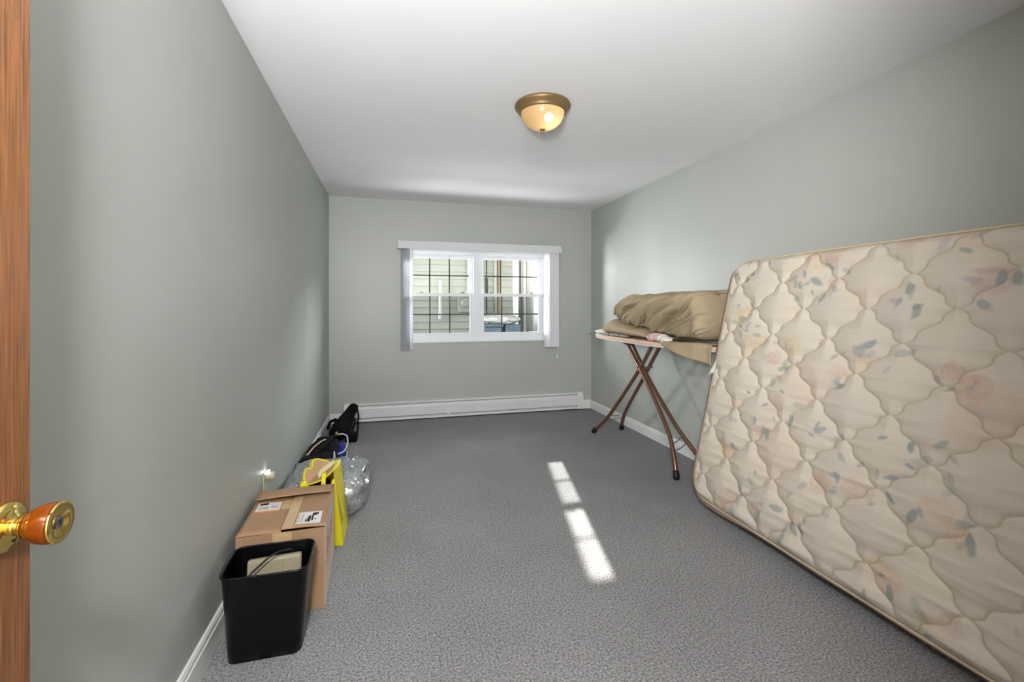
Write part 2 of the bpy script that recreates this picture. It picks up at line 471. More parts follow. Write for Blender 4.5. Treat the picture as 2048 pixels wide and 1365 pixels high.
def sash(x0, x1, z0, z1, y0, gx, gz, rail_b, rail_t, st):
    sb = MB(); d = 0.026
    sb.box(x0, x0 + st, y0, y0 + d, z0, z1).box(x1 - st, x1, y0, y0 + d, z0, z1)
    sb.box(x0 + st, x1 - st, y0, y0 + d, z0, z0 + rail_b).box(x0 + st, x1 - st, y0, y0 + d, z1 - rail_t, z1)
    s = build('sash', sb, 'vinyl', wi)
    build('pane', MB().box(x0 + st, x1 - st, y0 + 0.011, y0 + 0.014, z0 + rail_b, z1 - rail_t), 'glass', s)
    g = MB()
    for x in gx: g.box(x - 0.008, x + 0.008, y0 + 0.0155, y0 + 0.0215, z0 + rail_b, z1 - rail_t)
    for z in gz: g.box(x0 + st, x1 - st, y0 + 0.0155, y0 + 0.0215, z - 0.0075, z + 0.0075)
    build('grille', g, 'grille', s)
    return s
ZR = 1.392
for (x0, x1, gxl, gxu) in ((WX0 + 0.035, 0.936, (0.437, 0.662), (0.437, 0.662)), (1.016, WX1 - 0.03, (1.275, 1.515), (1.268, 1.512))):
    sash(x0, x1, ZR - 0.012, WZ1 - 0.032, fy0 + 0.045, gxu, (1.612,), 0.03, 0.045, 0.045)
    lo = sash(x0, x1, WZ0 + 0.034, ZR + 0.016, fy0 + 0.012, gxl, (1.166,), 0.05, 0.035, 0.042)
    build('insect_screen', MB().box(x0 + 0.01, x1 - 0.01, fy0 + 0.074, fy0 + 0.0745, WZ0 + 0.04, ZR + 0.002), 'screen', wi)
    for lx in (x0 + 0.13, x1 - 0.13):
        lb = MB().box(lx - 0.02, lx + 0.02, fy0 + 0.016, fy0 + 0.034, ZR + 0.016, ZR + 0.021, 0.001)
        lb.tube([(lx - 0.008, fy0 + 0.025, ZR + 0.02), (lx - 0.004, fy0 + 0.024, ZR + 0.03), (lx + 0.022, fy0 + 0.016, ZR + 0.026)], 0.005, 8)
        build('sash_latch', lb, 'latch', lo)

# ------------------------------------------------------------------ vertical blind, drawn open to both sides
vb = thing('vertical_blind', (1.02, YB, 1.9), 'white vertical blind drawn open, valance and vanes over the window', 'blind')
b = MB().box(0.078, 1.972, 5.095, 5.107, 1.888, 1.974, 0.003)
b.box(0.078, 0.086, 5.107, YB, 1.888, 1.974).box(1.964, 1.972, 5.107, YB, 1.888, 1.974).box(0.086, 1.964, 5.107, YB, 1.966, 1.974)
build('valance', b, 'valance', vb)
build('headrail', MB().box(0.1, 1.95, 5.135, 5.175, 1.915, 1.955), 'vinyl', vb)
def vane(x, z0, z1, tw):
    prof = []
    for k in range(9):
        t = k / 8 - 0.5
        prof.append((x - 0.011 * (1 - (2 * t) ** 2) + tw * t, 5.155 + 0.085 * t))
    prof2 = [(px + 0.0016, py) for px, py in reversed(prof)]
    p = prof + prof2
    n = len(p)
    mb = MB()
    mb.add([(a, c, z0) for a, c in p] + [(a, c, z1) for a, c in p],
           [tuple(range(n)), tuple(range(2 * n - 1, n - 1, -1))] + [(i, (i + 1) % n, (i + 1) % n + n, i + n) for i in range(n)])
    return mb
for k in range(7):
    build('vane', vane(0.128 + 0.0165 * k, 0.775, 1.912, 0.034), 'slat', vb, smooth=True)
for k in range(8):
    build('vane', vane(1.805 + 0.0165 * k, 0.775, 1.912, -0.045), 'slat', vb, smooth=True)
b = MB().tube([(1.945, 5.15, 1.915), (1.946, 5.152, 1.6), (1.945, 5.16, 1.33)], 0.0016, 6)
b.tube([(1.957, 5.15, 1.915), (1.958, 5.152, 1.4), (1.957, 5.165, 1.0)], 0.0016, 6)
b.tube([(1.951, 5.155, 1.0), (1.946, 5.165, 0.85), (1.944, 5.17, 0.67)], 0.0014, 6)
pc = build('pull_cord', b, 'cord', vb)
build('cord_tassel', MB().lathe([(0.002, 0), (0.007, -0.006), (0.0075, -0.03), (0.005, -0.036)], 10, Matrix.Translation((1.945, 5.16, 1.335))), 'vinyl', pc, smooth=True)
build('cord_tassel', MB().lathe([(0.002, 0), (0.007, -0.006), (0.0075, -0.03), (0.005, -0.036)], 10, Matrix.Translation((1.944, 5.17, 0.672))), 'vinyl', pc, smooth=True)
build('cord_weight', MB().box(1.95, 1.966, 5.155, 5.175, 0.80, 1.0, 0.004), 'valance', pc)

# ------------------------------------------------------------------ open door at the left with its knob
dr = struct('door_1', MB().box(-0.548, -0.512, 0.068, 0.834, 0.012, 2.03, 0.0015), 'wood', loc=(-0.512, 0.068, 0))
KY, KZ = 0.786, 0.947
kx = Matrix.Translation((-0.512, KY, KZ)) @ Matrix.Rotation(radians(90), 4, 'Y')
kn = build('door_knob', MB().lathe([(0.0125, 0.022), (0.0155, 0.026), (0.021, 0.032), (0.0258, 0.042), (0.0278, 0.052), (0.0278, 0.058), (0.0268, 0.061)], 40, kx), 'amber_wood', dr, smooth=True, angle=60)
kn['label'] = 'amber wooden knob grip'
build('rosette', MB().lathe([(0.034, 0.0), (0.034, 0.003), (0.031, 0.007), (0.024, 0.0095), (0.018, 0.0105), (0.015, 0.014)], 40, kx), 'brass', kn, smooth=True, angle=50)
build('knob_neck', MB().lathe([(0.015, 0.0105), (0.0125, 0.014), (0.0115, 0.019), (0.0135, 0.0215), (0.0165, 0.0235), (0.018, 0.0265)], 32, kx), 'brass', kn, smooth=True, angle=60)
build('end_cap', MB().lathe([(0.0272, 0.0595), (0.0284, 0.061), (0.0284, 0.064), (0.0262, 0.0655), (0.018, 0.0635), (0.0088, 0.061), (0.0086, 0.058)], 40, kx), 'brass', kn, smooth=True, angle=60)
build('lock_cylinder', MB().lathe([(0.0082, 0.056), (0.0082, 0.0625), (0.007, 0.0635)], 24, kx), 'steel', kn, smooth=True)
build('keyhole', MB().box(-0.449, -0.4482, KY - 0.0012, KY + 0.0012, KZ - 0.0045, KZ + 0.0045), 'ink', kn)
build('keyhole_slot', MB().box(-0.4486, -0.4481, KY - 0.0022, KY + 0.0022, KZ - 0.001, KZ + 0.002), 'ink', kn)

# ------------------------------------------------------------------ ceiling light
LX, LY = 0.865, 2.545
cl = thing('ceiling_light', (LX, LY, ZC), 'round flush ceiling light with amber glass dome and bronze ring', 'ceiling light')
T = Matrix.Translation((LX, LY, ZC))
build('ring', MB().lathe([(0.05, -0.001), (0.160, -0.001), (0.164, -0.008), (0.163, -0.016), (0.158, -0.021), (0.148, -0.034), (0.141, -0.040), (0.140, -0.047), (0.135, -0.052), (0.130, -0.052), (0.128, -0.046), (0.128, -0.012), (0.05, -0.012)], 56, T, cap=False), 'bronze', cl, smooth=True, angle=50)
dp = [(0.127, -0.047)]
for k in range(1, 15):
    a = k / 14 * pi / 2
    dp.append((max(0.004, 0.127 * cos(a) ** 0.9), -0.047 - 0.098 * sin(a)))
build('glass_dome', MB().lathe(dp, 56, T, cap=False), 'dome', cl, smooth=True, angle=80)
build('finial', MB().lathe([(0.003, -0.138), (0.017, -0.143), (0.016, -0.149), (0.008, -0.152), (0.006, -0.156), (0.009, -0.161), (0.009, -0.167), (0.004, -0.173)], 20, T), 'bronze', cl, smooth=True)
def ball(r, c, n=16):
    prof = [(max(1e-4, r * sin(pi * k / n)), -r * cos(pi * k / n)) for k in range(n + 1)]
    return MB().lathe(prof, 24, Matrix.Translation(c), cap=False)
RB = 0.028
M['bulb'] = emit_mat('lit_bulb', (0.93, 0.97, 1.06, 1), BULB_POWER / (4 * pi * pi * RB * RB))
build('bulb', ball(RB, (LX + 0.028, LY - 0.03, ZC - 0.082)), 'bulb', cl, smooth=True)

hh = bpy.data.lights.new('added_fill_high', 'POINT'); hh.energy = FILL_HIGH; hh.shadow_soft_size = 0.12; hh.color = (0.98, 0.99, 1.0)  # added point light behind the camera, unseen, fills the room from the front
hho = bpy.data.objects.new('added_fill_high', hh); COL.objects.link(hho); hho.location = (-0.15, -0.32, 1.98)
hl = bpy.data.lights.new('added_fill_up', 'SPOT'); hl.energy = FILL_UP; hl.shadow_soft_size = 0.15; hl.color = (0.98, 0.99, 1.0)  # added spot out of view, brightens the ceiling so it bounces light down
hl.spot_size = radians(105); hl.spot_blend = 0.9
hlo = bpy.data.objects.new('added_fill_up', hl); COL.objects.link(hlo); hlo.location = (-0.34, -0.45, 1.42)
hlo.rotation_euler = (Vector((0.80, 2.0, ZC)) - hlo.location).to_track_quat('-Z', 'Y').to_euler()

# ------------------------------------------------------------------ wall outlet with a night light
ou = thing('wall_outlet', (XL, 2.628, 0.33), 'ivory outlet cover plate low on left wall behind the carton', 'outlet')
build('cover_plate', MB().box(XL, XL + 0.006, 2.592, 2.664, 0.272, 0.392, 0.002), 'ivory', ou)
b = MB()
for z in (0.312, 0.352): b.box(XL + 0.006, XL + 0.0085, 2.612, 2.644, z - 0.013, z + 0.013, 0.001)
build('receptacle', b, 'ivory', ou)
nl = thing('night_light', (XL + 0.0085, 2.63, 0.365), 'small round plug in night light glowing on the outlet', 'night light')
nm = Matrix.Translation((XL + 0.0085, 2.63, 0.368)) @ Matrix.Rotation(radians(90), 4, 'Y')
build('body', MB().lathe([(0.019, 0.0), (0.021, 0.004), (0.021, 0.034), (0.018, 0.040), (0.006, 0.042)], 28, nm), 'ivory', nl, smooth=True, angle=50)
M['night'] = emit_mat('night_light_lens', (0.9, 0.93, 1, 1), 9.0)
build('lens', MB().box(XL + 0.010, XL + 0.022, 2.612, 2.648, 0.386, 0.396, 0.002), 'night', nl)

# ------------------------------------------------------------------ mattress leaning on the right wall
mt = thing('mattress', (1.9, 1.5, 0), 'quilted cream floral mattress standing on its side against the right wall', 'mattress')
ML, MW, MT = 2.03, 1.50, 0.19
LEAN = radians(12.9)
m_up = Vector((sin(LEAN), 0, cos(LEAN)))
m_n = Vector((-cos(LEAN), 0, sin(LEAN)))            # out of the quilted face, into the room
m_al = Vector((0.012, 1, 0)).normalized()            # along the mattress, away from the camera
BU = 0.046
M_O = Vector((1.835, 0.49, 0.075))                    # near bottom corner of the face
def mpos(u, v, h):
    sag = 0.012 * sin(pi * max(0, min(1, u / ML)))
    return M_O + m_al * u + m_up * v + m_n * (h + sag)
RC = 0.13
def round_map(u, v):
    cu, cv = u - ML / 2, v - MW / 2
    dx, dy = abs(cu) - (ML / 2 - RC), abs(cv) - (MW / 2 - RC)
    if dx > 0 and dy > 0:
        s = max(dx, dy) / hypot(dx, dy)
        dx *= s; dy *= s
        cu = math.copysign(ML / 2 - RC + dx, cu); cv = math.copysign(MW / 2 - RC + dy, cv)
    return cu + ML / 2, cv + MW / 2
QP, QQ = 0.339, 0.3
def seam_dist(u, v):
    """distance to the scalloped quilting seams"""
    uu = (u + M_O.y - 1.58) / QP; vv = v / QQ + 0.03
    k = math.floor(uu * 2) / 2
    best = 9
    fr = (vv % 1.0)
    tri = 1 - abs(2 * fr - 1)                 # 0 at apex, 1 at the side tips
    e = 0.05
    Tt = e + (1 - 2 * e) * tri + 0.062 * sin(2 * pi * 2 * tri) - 0.018 * sin(2 * pi * tri)
    for c in range(int(math.floor(uu)) - 1, int(math.floor(uu)) + 3):
        for sgn in (1, -1):
            d = abs(uu - (c + sgn * 0.5 * Tt))
            best = min(best, d)
    return best * QP * 0.72
def edge_dist(u, v):
    cu, cv = abs(u - ML / 2), abs(v - MW / 2)
    dx, dy = cu - (ML / 2 - RC), cv - (MW / 2 - RC)
    if dx > 0 and dy > 0: return RC - hypot(dx, dy)
    return min(ML / 2 - cu, MW / 2 - cv)
NU, NV = 480, 360
# floral print: sprays of roses and leaves
rnd = random.Random(11)
roses, leaves, twigs = [], [], []
cells = {}
for i in range(8):
    for j in range(6):
        cx, cy = (i + 0.15 + 0.7 * rnd.random()) * ML / 7.5, (j + 0.15 + 0.7 * rnd.random()) * MW / 5.5
        if rnd.random() < 0.8:
            for q in range(rnd.choice((1, 2, 2))):
                roses.append((cx + rnd.uniform(-.07, .07), cy + rnd.uniform(-.06, .06), rnd.uniform(.032, .062), rnd.choice((0, 0, 1, 2)), rnd.uniform(.45, 1.0)))
        for q in range(rnd.randint(4, 7)):
            a = rnd.uniform(0, 2 * pi); r = rnd.uniform(.04, .12)
            leaves.append((cx + r * cos(a), cy + r * sin(a), rnd.uniform(.009, .022), rnd.uniform(0, pi), rnd.uniform(.3, .85), rnd.choice((0, 0, 1))))
THREAD = Vector(rgb(160, 146, 116)[:3])                # stitching thread
PRINT_BASE = Vector(rgb(200, 189, 172)[:3])
ROSE = [Vector(rgb(194, 166, 148)[:3]), Vector(rgb(188, 160, 150)[:3]), Vector(rgb(194, 174, 142)[:3])]
LEAF = [Vector(rgb(128, 138, 134)[:3]), Vector(rgb(142, 146, 152)[:3])]
buck = {}
for kind, L in (('r', roses), ('l', leaves)):
    for it in L:
        R = it[2] * 2.2
        for a in range(int((it[0] - R) / .1), int((it[0] + R) / .1) + 1):
            for c in range(int((it[1] - R) / .1), int((it[1] + R) / .1) + 1):
                buck.setdefault((a, c), []).append((kind, it))
def print_col(u, v):
    c = PRINT_BASE.copy()
    w = 0.5 + 0.5 * fbm(u * 5, v * 5, 3.1)
    c = c.lerp(Vector(rgb(186, 178, 170)[:3]), 0.6 * w)
    pz = smoothstep(0.15, 0.5, fbm(u * 3.2 + 7, v * 3.2, 9.0))
    c = c.lerp(ROSE[0], 0.28 * pz)
    for kind, it in buck.get((int(u / .1), int(v / .1)), ()):
        du, dv = u - it[0], v - it[1]
        wob = 1 + 0.35 * fbm(u * 40, v * 40, it[0] * 9)
        if kind == 'r':
            d = hypot(du, dv) / (it[2] * wob)
            if d < 1.15:
                ringm = 0.75 + 0.25 * sin(d * 9 + atan2(dv, du) * 2 + fbm(u * 60, v * 60, 2) * 2)
                c = c.lerp(ROSE[it[3]], it[4] * ringm * (1 - smoothstep(0.75, 1.15, d)))
        else:
            a = it[3]; p = (du * cos(a) + dv * sin(a)) / (it[2] * 1.7); q = (-du * sin(a) + dv * cos(a)) / (it[2] * 0.8)
            d = sqrt(p * p + q * q) / (wob * max(0.5, 1 - 0.25 * p))
            if d < 1.15:
                c = c.lerp(LEAF[it[5]], it[4] * (1 - smoothstep(0.7, 1.1, d)))
    return c
verts, cols = [], []
for i in range(NU + 1):
    for j in range(NV + 1):
        u, v = round_map(ML * i / NU, MW * j / NV)
        ed = edge_dist(u, v)
        sd = seam_dist(u, v)
        puff = 0.011 * (1 - exp(-sd / 0.010)) + 0.014 * smoothstep(0.0, 0.09, sd)
        roll = sqrt(max(0, 1 - (1 - min(1, ed / 0.045)) ** 2))
        wr = 0.0016 * fbm(u * 9, v * 60, 1) * smoothstep(0.0, 0.03, sd)
        big = 0.006 * fbm(u * 2.5, v * 2.5, 5)
        h = 0.014 * roll + puff * min(1, ed / 0.03) + (wr + big) * min(1, ed / 0.05)
        verts.append(mpos(u, v, h))
        c = print_col(u, v)
        c = c.lerp(THREAD, 0.7 * (1 - smoothstep(0.001, 0.0045, sd)))
        cols.append(c)
mb = MB()
faces = []
w = NV + 1
for i in range(NU):
    for j in range(NV):
        faces.append((i * w + j, (i + 1) * w + j, (i + 1) * w + j + 1, i * w + j + 1))
me = bpy.data.meshes.new('quilted_top')
base = origin_of(mt)
me.from_pydata([tuple(p - base) for p in verts], [], faces)
ca = me.color_attributes.new('print', 'FLOAT_COLOR', 'POINT')
for i, c in enumerate(cols): ca.data[i].color = (c.x, c.y, c.z, 1)
for p in me.polygons: p.use_smooth = True
def quilt_mat():
    m = mat('floral_ticking', rgb(218, 204, 178), 0.62, spec=0.22)
    nt = m.node_tree; p = nt.nodes['Principled BSDF']
    at = nt.nodes.new('ShaderNodeAttribute'); at.attribute_name = 'print'
    nt.links.new(at.outputs['Color'], p.inputs['Base Color'])
    tc = nt.nodes.new('ShaderNodeTexCoord'); mp = nt.nodes.new('ShaderNodeMapping'); mp.inputs['Scale'].default_value = (30, 4, 60)
    n = nt.nodes.new('ShaderNodeTexNoise'); n.inputs['Scale'].default_value = 1.2; n.inputs['Detail'].default_value = 6
    bp = nt.nodes.new('ShaderNodeBump'); bp.inputs['Strength'].default_value = 0.14; bp.inputs['Distance'].default_value = 0.01
    nt.links.new(tc.outputs['Object'], mp.inputs[0]); nt.links.new(mp.outputs[0], n.inputs['Vector'])
    nt.links.new(n.outputs[0], bp.inputs['Height']); nt.links.new(bp.outputs[0], p.inputs['Normal'])
    return m
me.materials.append(quilt_mat())
qo = bpy.data.objects.new('quilted_top', me); COL.objects.link(qo); qo.parent = mt
qo['label'] = 'quilted floral face of scalloped diamonds'
# border band, bulging, and the back
NB = 260
def outline(t):
    """rounded rectangle outline, t in 0..1 by arc length, with its outward normal"""
    a, c = ML - 2 * RC, MW - 2 * RC
    segs = [(a, 0), (RC * pi / 2, 1), (c, 0), (RC * pi / 2, 1)] * 1
    seq = [('l', a, (RC, 0), (1, 0), (0, -1)), ('c', RC * pi / 2, (ML - RC, RC), -pi / 2, 0), ('l', c, (ML, RC), (0, 1), (1, 0)), ('c', RC * pi / 2, (ML - RC, MW - RC), 0, 0),
           ('l', a, (ML - RC, MW), (-1, 0), (0, 1)), ('c', RC * pi / 2, (RC, MW - RC), pi / 2, 0), ('l', c, (0, MW - RC), (0, -1), (-1, 0)), ('c', RC * pi / 2, (RC, RC), pi, 0)]
    tot = sum(q[1] for q in seq); s = (t % 1.0) * tot
    for q in seq:
        if s <= q[1]:
            if q[0] == 'l': return (q[2][0] + q[3][0] * s, q[2][1] + q[3][1] * s, q[4][0], q[4][1])
            an = q[3] + s / RC
            return (q[2][0] + RC * cos(an), q[2][1] + RC * sin(an), cos(an), sin(an))
        s -= q[1]
    return (RC, 0, 0, -1)
def border_pt(a, t):
    u, v, nu, nv = outline(t)
    th = pi * a
    bul = BU * max(0.0, sin(pi * a ** 0.45)) ** 0.8
    bul *= 0.75 + 0.25 * fbm(u * 3, v * 3, a * 2)
    if nv < -0.5: bul *= 0.55 + 0.45 * smoothstep(1.3, 1.9, u)      # pressed on the floor
    if nv > 0.3: bul *= 1 - 0.85 * smoothstep(0.3, 0.9, nv)          # flattened along the top
    return mpos(u + nu * bul, v + nv * bul, -MT * (1 - cos(th)) / 2)
mb = MB().grid(border_pt, 14, NB, wrap_v=True)
bo = build('border', mb, 'mattress_border', mt, smooth=True, angle=80)
bo['label'] = 'dusty brown side border'
mb = MB()
pts = [mpos(*outline(k / NB)[:2], -MT) for k in range(NB)]
mb.add(pts, [tuple(range(NB))])
build('back_panel', mb, 'mattress_border', mt)
for hh, nm_ in ((-0.001, 'edge_tape'), (-MT + 0.004, 'edge_tape')):
    pts = []
    for k in range(NB + 1):
        u, v, nu, nv = outline(k / NB)
        pts.append(mpos(u + nu * 0.006, v + nv * 0.006, hh))
    build(nm_, MB().tube(pts, 0.0055, 8, cap=False), 'mattress_tape', mt, smooth=True, angle=80)
def tagp(a, c):
    u = ML - 0.005 + 0.075 * a
    return mpos(u, 0.80 + 0.09 * (c - 0.5) - 0.015 * a + 0.012 * sin(a * 5), -0.01 + 0.02 * sin(3 * a + 2 * c))
build('sewn_tag', MB().grid(tagp, 8, 6), 'white_cloth', mt, smooth=True, solid=0.002)['label'] = 'small cream tag sewn at the edge'

# ------------------------------------------------------------------ ironing board
ib = thing('ironing_board', (2.13, 3.55, 0), 'ironing board on crossed brown tubular legs beside right wall', 'ironing board')
BZ = 0.948
outl = []
def board_half(y):
    return interp([(2.63, 0.04), (2.72, 0.10), (2.9, 0.15), (3.25, 0.19), (3.9, 0.18), (4.15, 0.15), (4.3, 0.09), (4.36, 0.03)], y)
ys = [2.63 + 1.73 * k / 60 for k in range(61)]
poly = [(2.13 - board_half(y), y) for y in ys] + [(2.13 + board_half(y), y) for y in reversed(ys)]
def slab(poly, z0, z1, inset=0.0):
    n = len(poly); mb = MB()
    mb.add([(x, y, z0) for x, y in poly] + [(x, y, z1) for x, y in poly], [tuple(range(n)), tuple(range(2 * n - 1, n - 1, -1))] + [(i, (i + 1) % n, (i + 1) % n + n, i + n) for i in range(n)])
    return mb
build('tabletop', slab(poly, BZ - 0.004, BZ + 0.012), 'board_edge', ib)
def cover_pt(a, t):
    n = len(poly); k = t * n; i = int(k) % n; f = k - int(k)
    x = poly[i][0] * (1 - f) + poly[(i + 1) % n][0] * f; y = poly[i][1] * (1 - f) + poly[(i + 1) % n][1] * f
    cx, cy = 2.13, max(2.82, min(4.2, y))
    dx, dy = x - cx, y - cy; L = max(1e-6, hypot(dx, dy))
    off = [0.004, 0.007, 0.006, 0.0, -0.02, -0.06][int(round(a * 5))]
    z = [BZ + 0.008, BZ + 0.016, BZ + 0.026, BZ + 0.032, BZ + 0.034, BZ + 0.034][int(round(a * 5))]
    s = max(0.02, (L + off) / L)
    return (cx + dx * s, cy + dy * s, z)
cb = MB().grid(cover_pt, 5, 122, wrap_v=True)
cb.add(slab([(x, y) for x, y in [(2.13 + (px - 2.13) * 0.72, py) for px, py in poly]], BZ + 0.0335, BZ + 0.034).v, slab(poly, 0, 1).f)
build('cover', cb, 'board_cover', ib, smooth=True, angle=60)['label'] = 'pinkish tan pad cover'
build('nose_pad', slab([(2.13 - board_half(y) - 0.004, y) for y in [4.02 + 0.345 * k / 20 for k in range(21)]] + [(2.13 + board_half(y) + 0.004, y) for y in [4.365 - 0.345 * k / 20 for k in range(21)]], BZ + 0.007, BZ + 0.0365), 'board_edge', ib)['label'] = 'pale end of the cover'
wb = MB()
wb.tube(curve_pts([(2.05, 4.30, BZ + 0.016), (2.06, 4.45, BZ + 0.016), (2.10, 4.60, BZ + 0.016), (2.19, 4.60, BZ + 0.016), (2.22, 4.45, BZ + 0.016), (2.22, 4.30, BZ + 0.016)], 6), 0.006, 8)
for yy in (4.42, 4.5, 4.56):
    wb.tube([(2.06, yy, BZ + 0.016), (2.14, yy, BZ + 0.024), (2.22, yy, BZ + 0.016)], 0.003, 6)
wb.tube(curve_pts([(2.08, 4.4, BZ + 0.018), (2.1, 4.43, BZ + 0.05), (2.17, 4.46, BZ + 0.05), (2.2, 4.42, BZ + 0.018)], 6), 0.003, 6)
build('iron_rest', wb, 'wire', ib, smooth=True)
LEGS = [
    ([(1.954, 4.179, 0.02), (2.0, 4.096, 0.107), (2.04, 3.985, 0.23), (2.07, 3.76, 0.473), (2.09, 3.51, 0.745), (2.1, 3.345, 0.955)], 'near brace end'),
    ([(2.278, 4.209, 0.02), (2.255, 4.137, 0.131), (2.225, 3.985, 0.287), (2.2, 3.70, 0.57), (2.17, 3.33, 0.955)], ''),
    ([(2.0, 2.885, 0.022), (2.015, 2.94, 0.16), (2.045, 3.07, 0.325), (2.075, 3.42, 0.633), (2.11, 3.84, 0.955)], ''),
    ([(2.31, 2.93, 0.02), (2.28, 3.04, 0.122), (2.225, 3.20, 0.284), (2.185, 3.52, 0.597), (2.15, 3.82, 0.955)], ''),
]
for pts, _ in LEGS:
    lg = build('leg', MB().tube(curve_pts(pts, 8), 0.0165, 14), 'tube', ib, smooth=True, angle=60)
    p0, p1 = Vector(pts[0]), Vector(pts[1]); d = (p1 - p0).normalized()
    f0 = Vector((p0.x, p0.y, 0.002))
    build('foot_cap', MB().tube([f0, f0 + Vector((0, 0, 0.008)), p0 + d * 0.012, p0 + d * 0.04, p0 + d * 0.045], [0.018, 0.024, 0.0235, 0.0215, 0.018], 14), 'black_rubber', lg, smooth=True, angle=60)
for za, zb, A, Bq in ((0.16, 0.13, LEGS[0][0], LEGS[1][0]), (0.19, 0.17, LEGS[2][0], LEGS[3][0])):
    ca_, cb_ = curve_pts(A, 16), curve_pts(Bq, 16)
    mb = MB()
    for z in (za, za + 0.045):
        pa = min(ca_, key=lambda q: abs(q.z - z)); pb = min(cb_, key=lambda q: abs(q.z - z))
        mid = (pa + pb) / 2 + Vector((0, 0, -0.015))
        mb.tube(curve_pts([pa, mid, pb], 6), 0.004, 8)
    build('leg_brace', mb, 'wire', ib, smooth=True)
build('height_lever', MB().tube(curve_pts([(2.0, 3.68, BZ - 0.004), (1.985, 3.6, BZ - 0.02), (1.985, 3.5, BZ - 0.016), (2.0, 3.45, BZ - 0.004)], 6), 0.006, 8), 'black_rubber', ib, smooth=True)
build('rivet', MB().tube([(2.06, 3.535, 0.725), (2.215, 3.535, 0.725)], 0.006, 10), 'steel', ib, smooth=True)

# ------------------------------------------------------------------ linens on the board
def loft(y0, y1, x0t, x1t, z0t, z1t, ny, nt, exn, disp):
    def fn(i, j):
        # close both ends by shrinking the section
        y = y0 + (y1 - y0) * i
        th = 2 * pi * j
        c, s = cos(th), sin(th)
        X = math.copysign(abs(c) ** (2 / exn), c); Z = math.copysign(abs(s) ** (2 / exn), s)
        e = min(i, 1 - i) / 0.06
        sh = sqrt(max(0.0, 1 - (1 - min(1, e)) ** 2)) * 0.94 + 0.06
        xa, xb, za, zb = interp(x0t, y), interp(x1t, y), interp(z0t, y), interp(z1t, y)
        x = (xa + xb) / 2 + X * (xb - xa) / 2 * sh
        z = (za + zb) / 2 + Z * (zb - za) / 2 * sh
        d = disp(x, y, z, c, s)
        return (x + c * d, y, z + s * d)
    mb = MB().grid(fn, ny, nt, wrap_v=True)
    mb.f += [tuple(range(nt)), tuple(ny * nt + k for k in range(nt))]     # close both ends
    return mb
def folds(x, y, z, c, s):
    q = 0.55 * y + 0.84 * z + 0.06 * fbm(x * 3, y * 3, z * 3)
    r = 0.84 * y - 0.55 * z
    a = fbm(q * 14, r * 1.3, x * 1.5); b_ = fbm(q * 30 + 5, r * 2.2, 4.0)
    d = 0.050 * (1 - 3.0 * abs(a)) + 0.020 * (1 - 2.6 * abs(b_)) - 0.040
    d += 0.012 * fbm(x * 4, y * 4, z * 4)
    return d if s > -0.75 else d * 0.2
BT = BZ + 0.0375
bd = thing('bedspread', (2.17, 3.3, BT), 'bulky folded tan bedspread heaped on the ironing board', 'bedspread')
mb = loft(2.62, 3.98, [(2.62, 1.975), (3.6, 1.975), (3.98, 2.03)], [(2.6, 2.395), (4, 2.39)],
          [(2.62, 1.015), (3.1, 1.02), (3.35, 1.06), (3.6, 1.10), (3.98, 1.165)], [(2.62, 1.335), (3.2, 1.345), (3.6, 1.345), (3.8, 1.30), (3.98, 1.20)], 220, 170, 2.9, folds)
# keep the heap off the wall
mb.v = [(min(x, 2.398), y, max(z, BT + 0.006)) for x, y, z in mb.v]
build('folded_cover', mb, 'tan_fabric', bd, smooth=True, angle=80)
def rollp(i, j):
    y = 2.64 + 1.2 * i
    th = 2 * pi * j
    r = 0.020 + 0.006 * fbm(y * 6, 0, 1)
    e = min(1, min(i, 1 - i) / 0.02)
    zc = interp([(2.6, 1.352), (3.5, 1.358), (3.84, 1.335)], y) + 0.004 * fbm(y * 9, 3, 1)
    return (2.33 + 0.055 * cos(th) * e, y + 0.01 * sin(j * 20), zc + r * sin(th) * e)
build('turned_edge', MB().grid(rollp, 50, 20, wrap_v=True), 'tan_fabric', bd, smooth=True, angle=80)
def dropc(a, c):
    # loose corner folded over the near long edge of the board
    y = 2.60 + 0.485 * c
    drop = interp([(2.58, 0.15), (2.72, 0.115), (2.9, 0.06), (3.08, 0.0)], y)
    t = a * (0.075 + drop)
    over = max(0, t - 0.075)
    x = 2.13 - board_half(y) + 0.062 - min(t, 0.075) - 0.014 * sin(min(1, over / 0.03) * pi / 2) + 0.006 * sin(y * 17 + 1) * a
    z = BT + 0.014 - 0.004 * a - over * 0.96 + 0.004 * sin(y * 19)
    return (x, y, z)
build('hanging_corner', MB().grid(dropc, 18, 36), 'tan_fabric', bd, smooth=True, solid=0.006, angle=80)

def pil_disp(x, y, z, c, s):
    rad = fbm(y * 22, z * 5, x * 4) * 0.007 * smoothstep(3.6, 4.1, y) + 0.010 * fbm(x * 5, y * 5, z * 6)
    return rad if s > -0.5 else 0.0
pw = thing('pillow', (2.16, 3.75, BT), 'flattened tan pillow with gathered edge under the bedspread', 'pillow')
mb = loft(3.16, 4.22, [(3.16, 1.99), (3.5, 1.95), (4.0, 1.98), (4.22, 2.06)], [(3.1, 2.36), (4.0, 2.37), (4.22, 2.25)],
          [(3, BT + 0.004), (4.3, BT + 0.004)], [(3.16, BT + 0.03), (3.4, BT + 0.09), (3.7, BT + 0.12), (3.95, BT + 0.15), (4.1, BT + 0.09), (4.22, BT + 0.03)], 110, 70, 2.4, pil_disp)
mb.v = [(x, y, max(z, BT + 0.001)) for x, y, z in mb.v]
build('pillow_body', mb, 'tan_pillow', pw, smooth=True, angle=80)

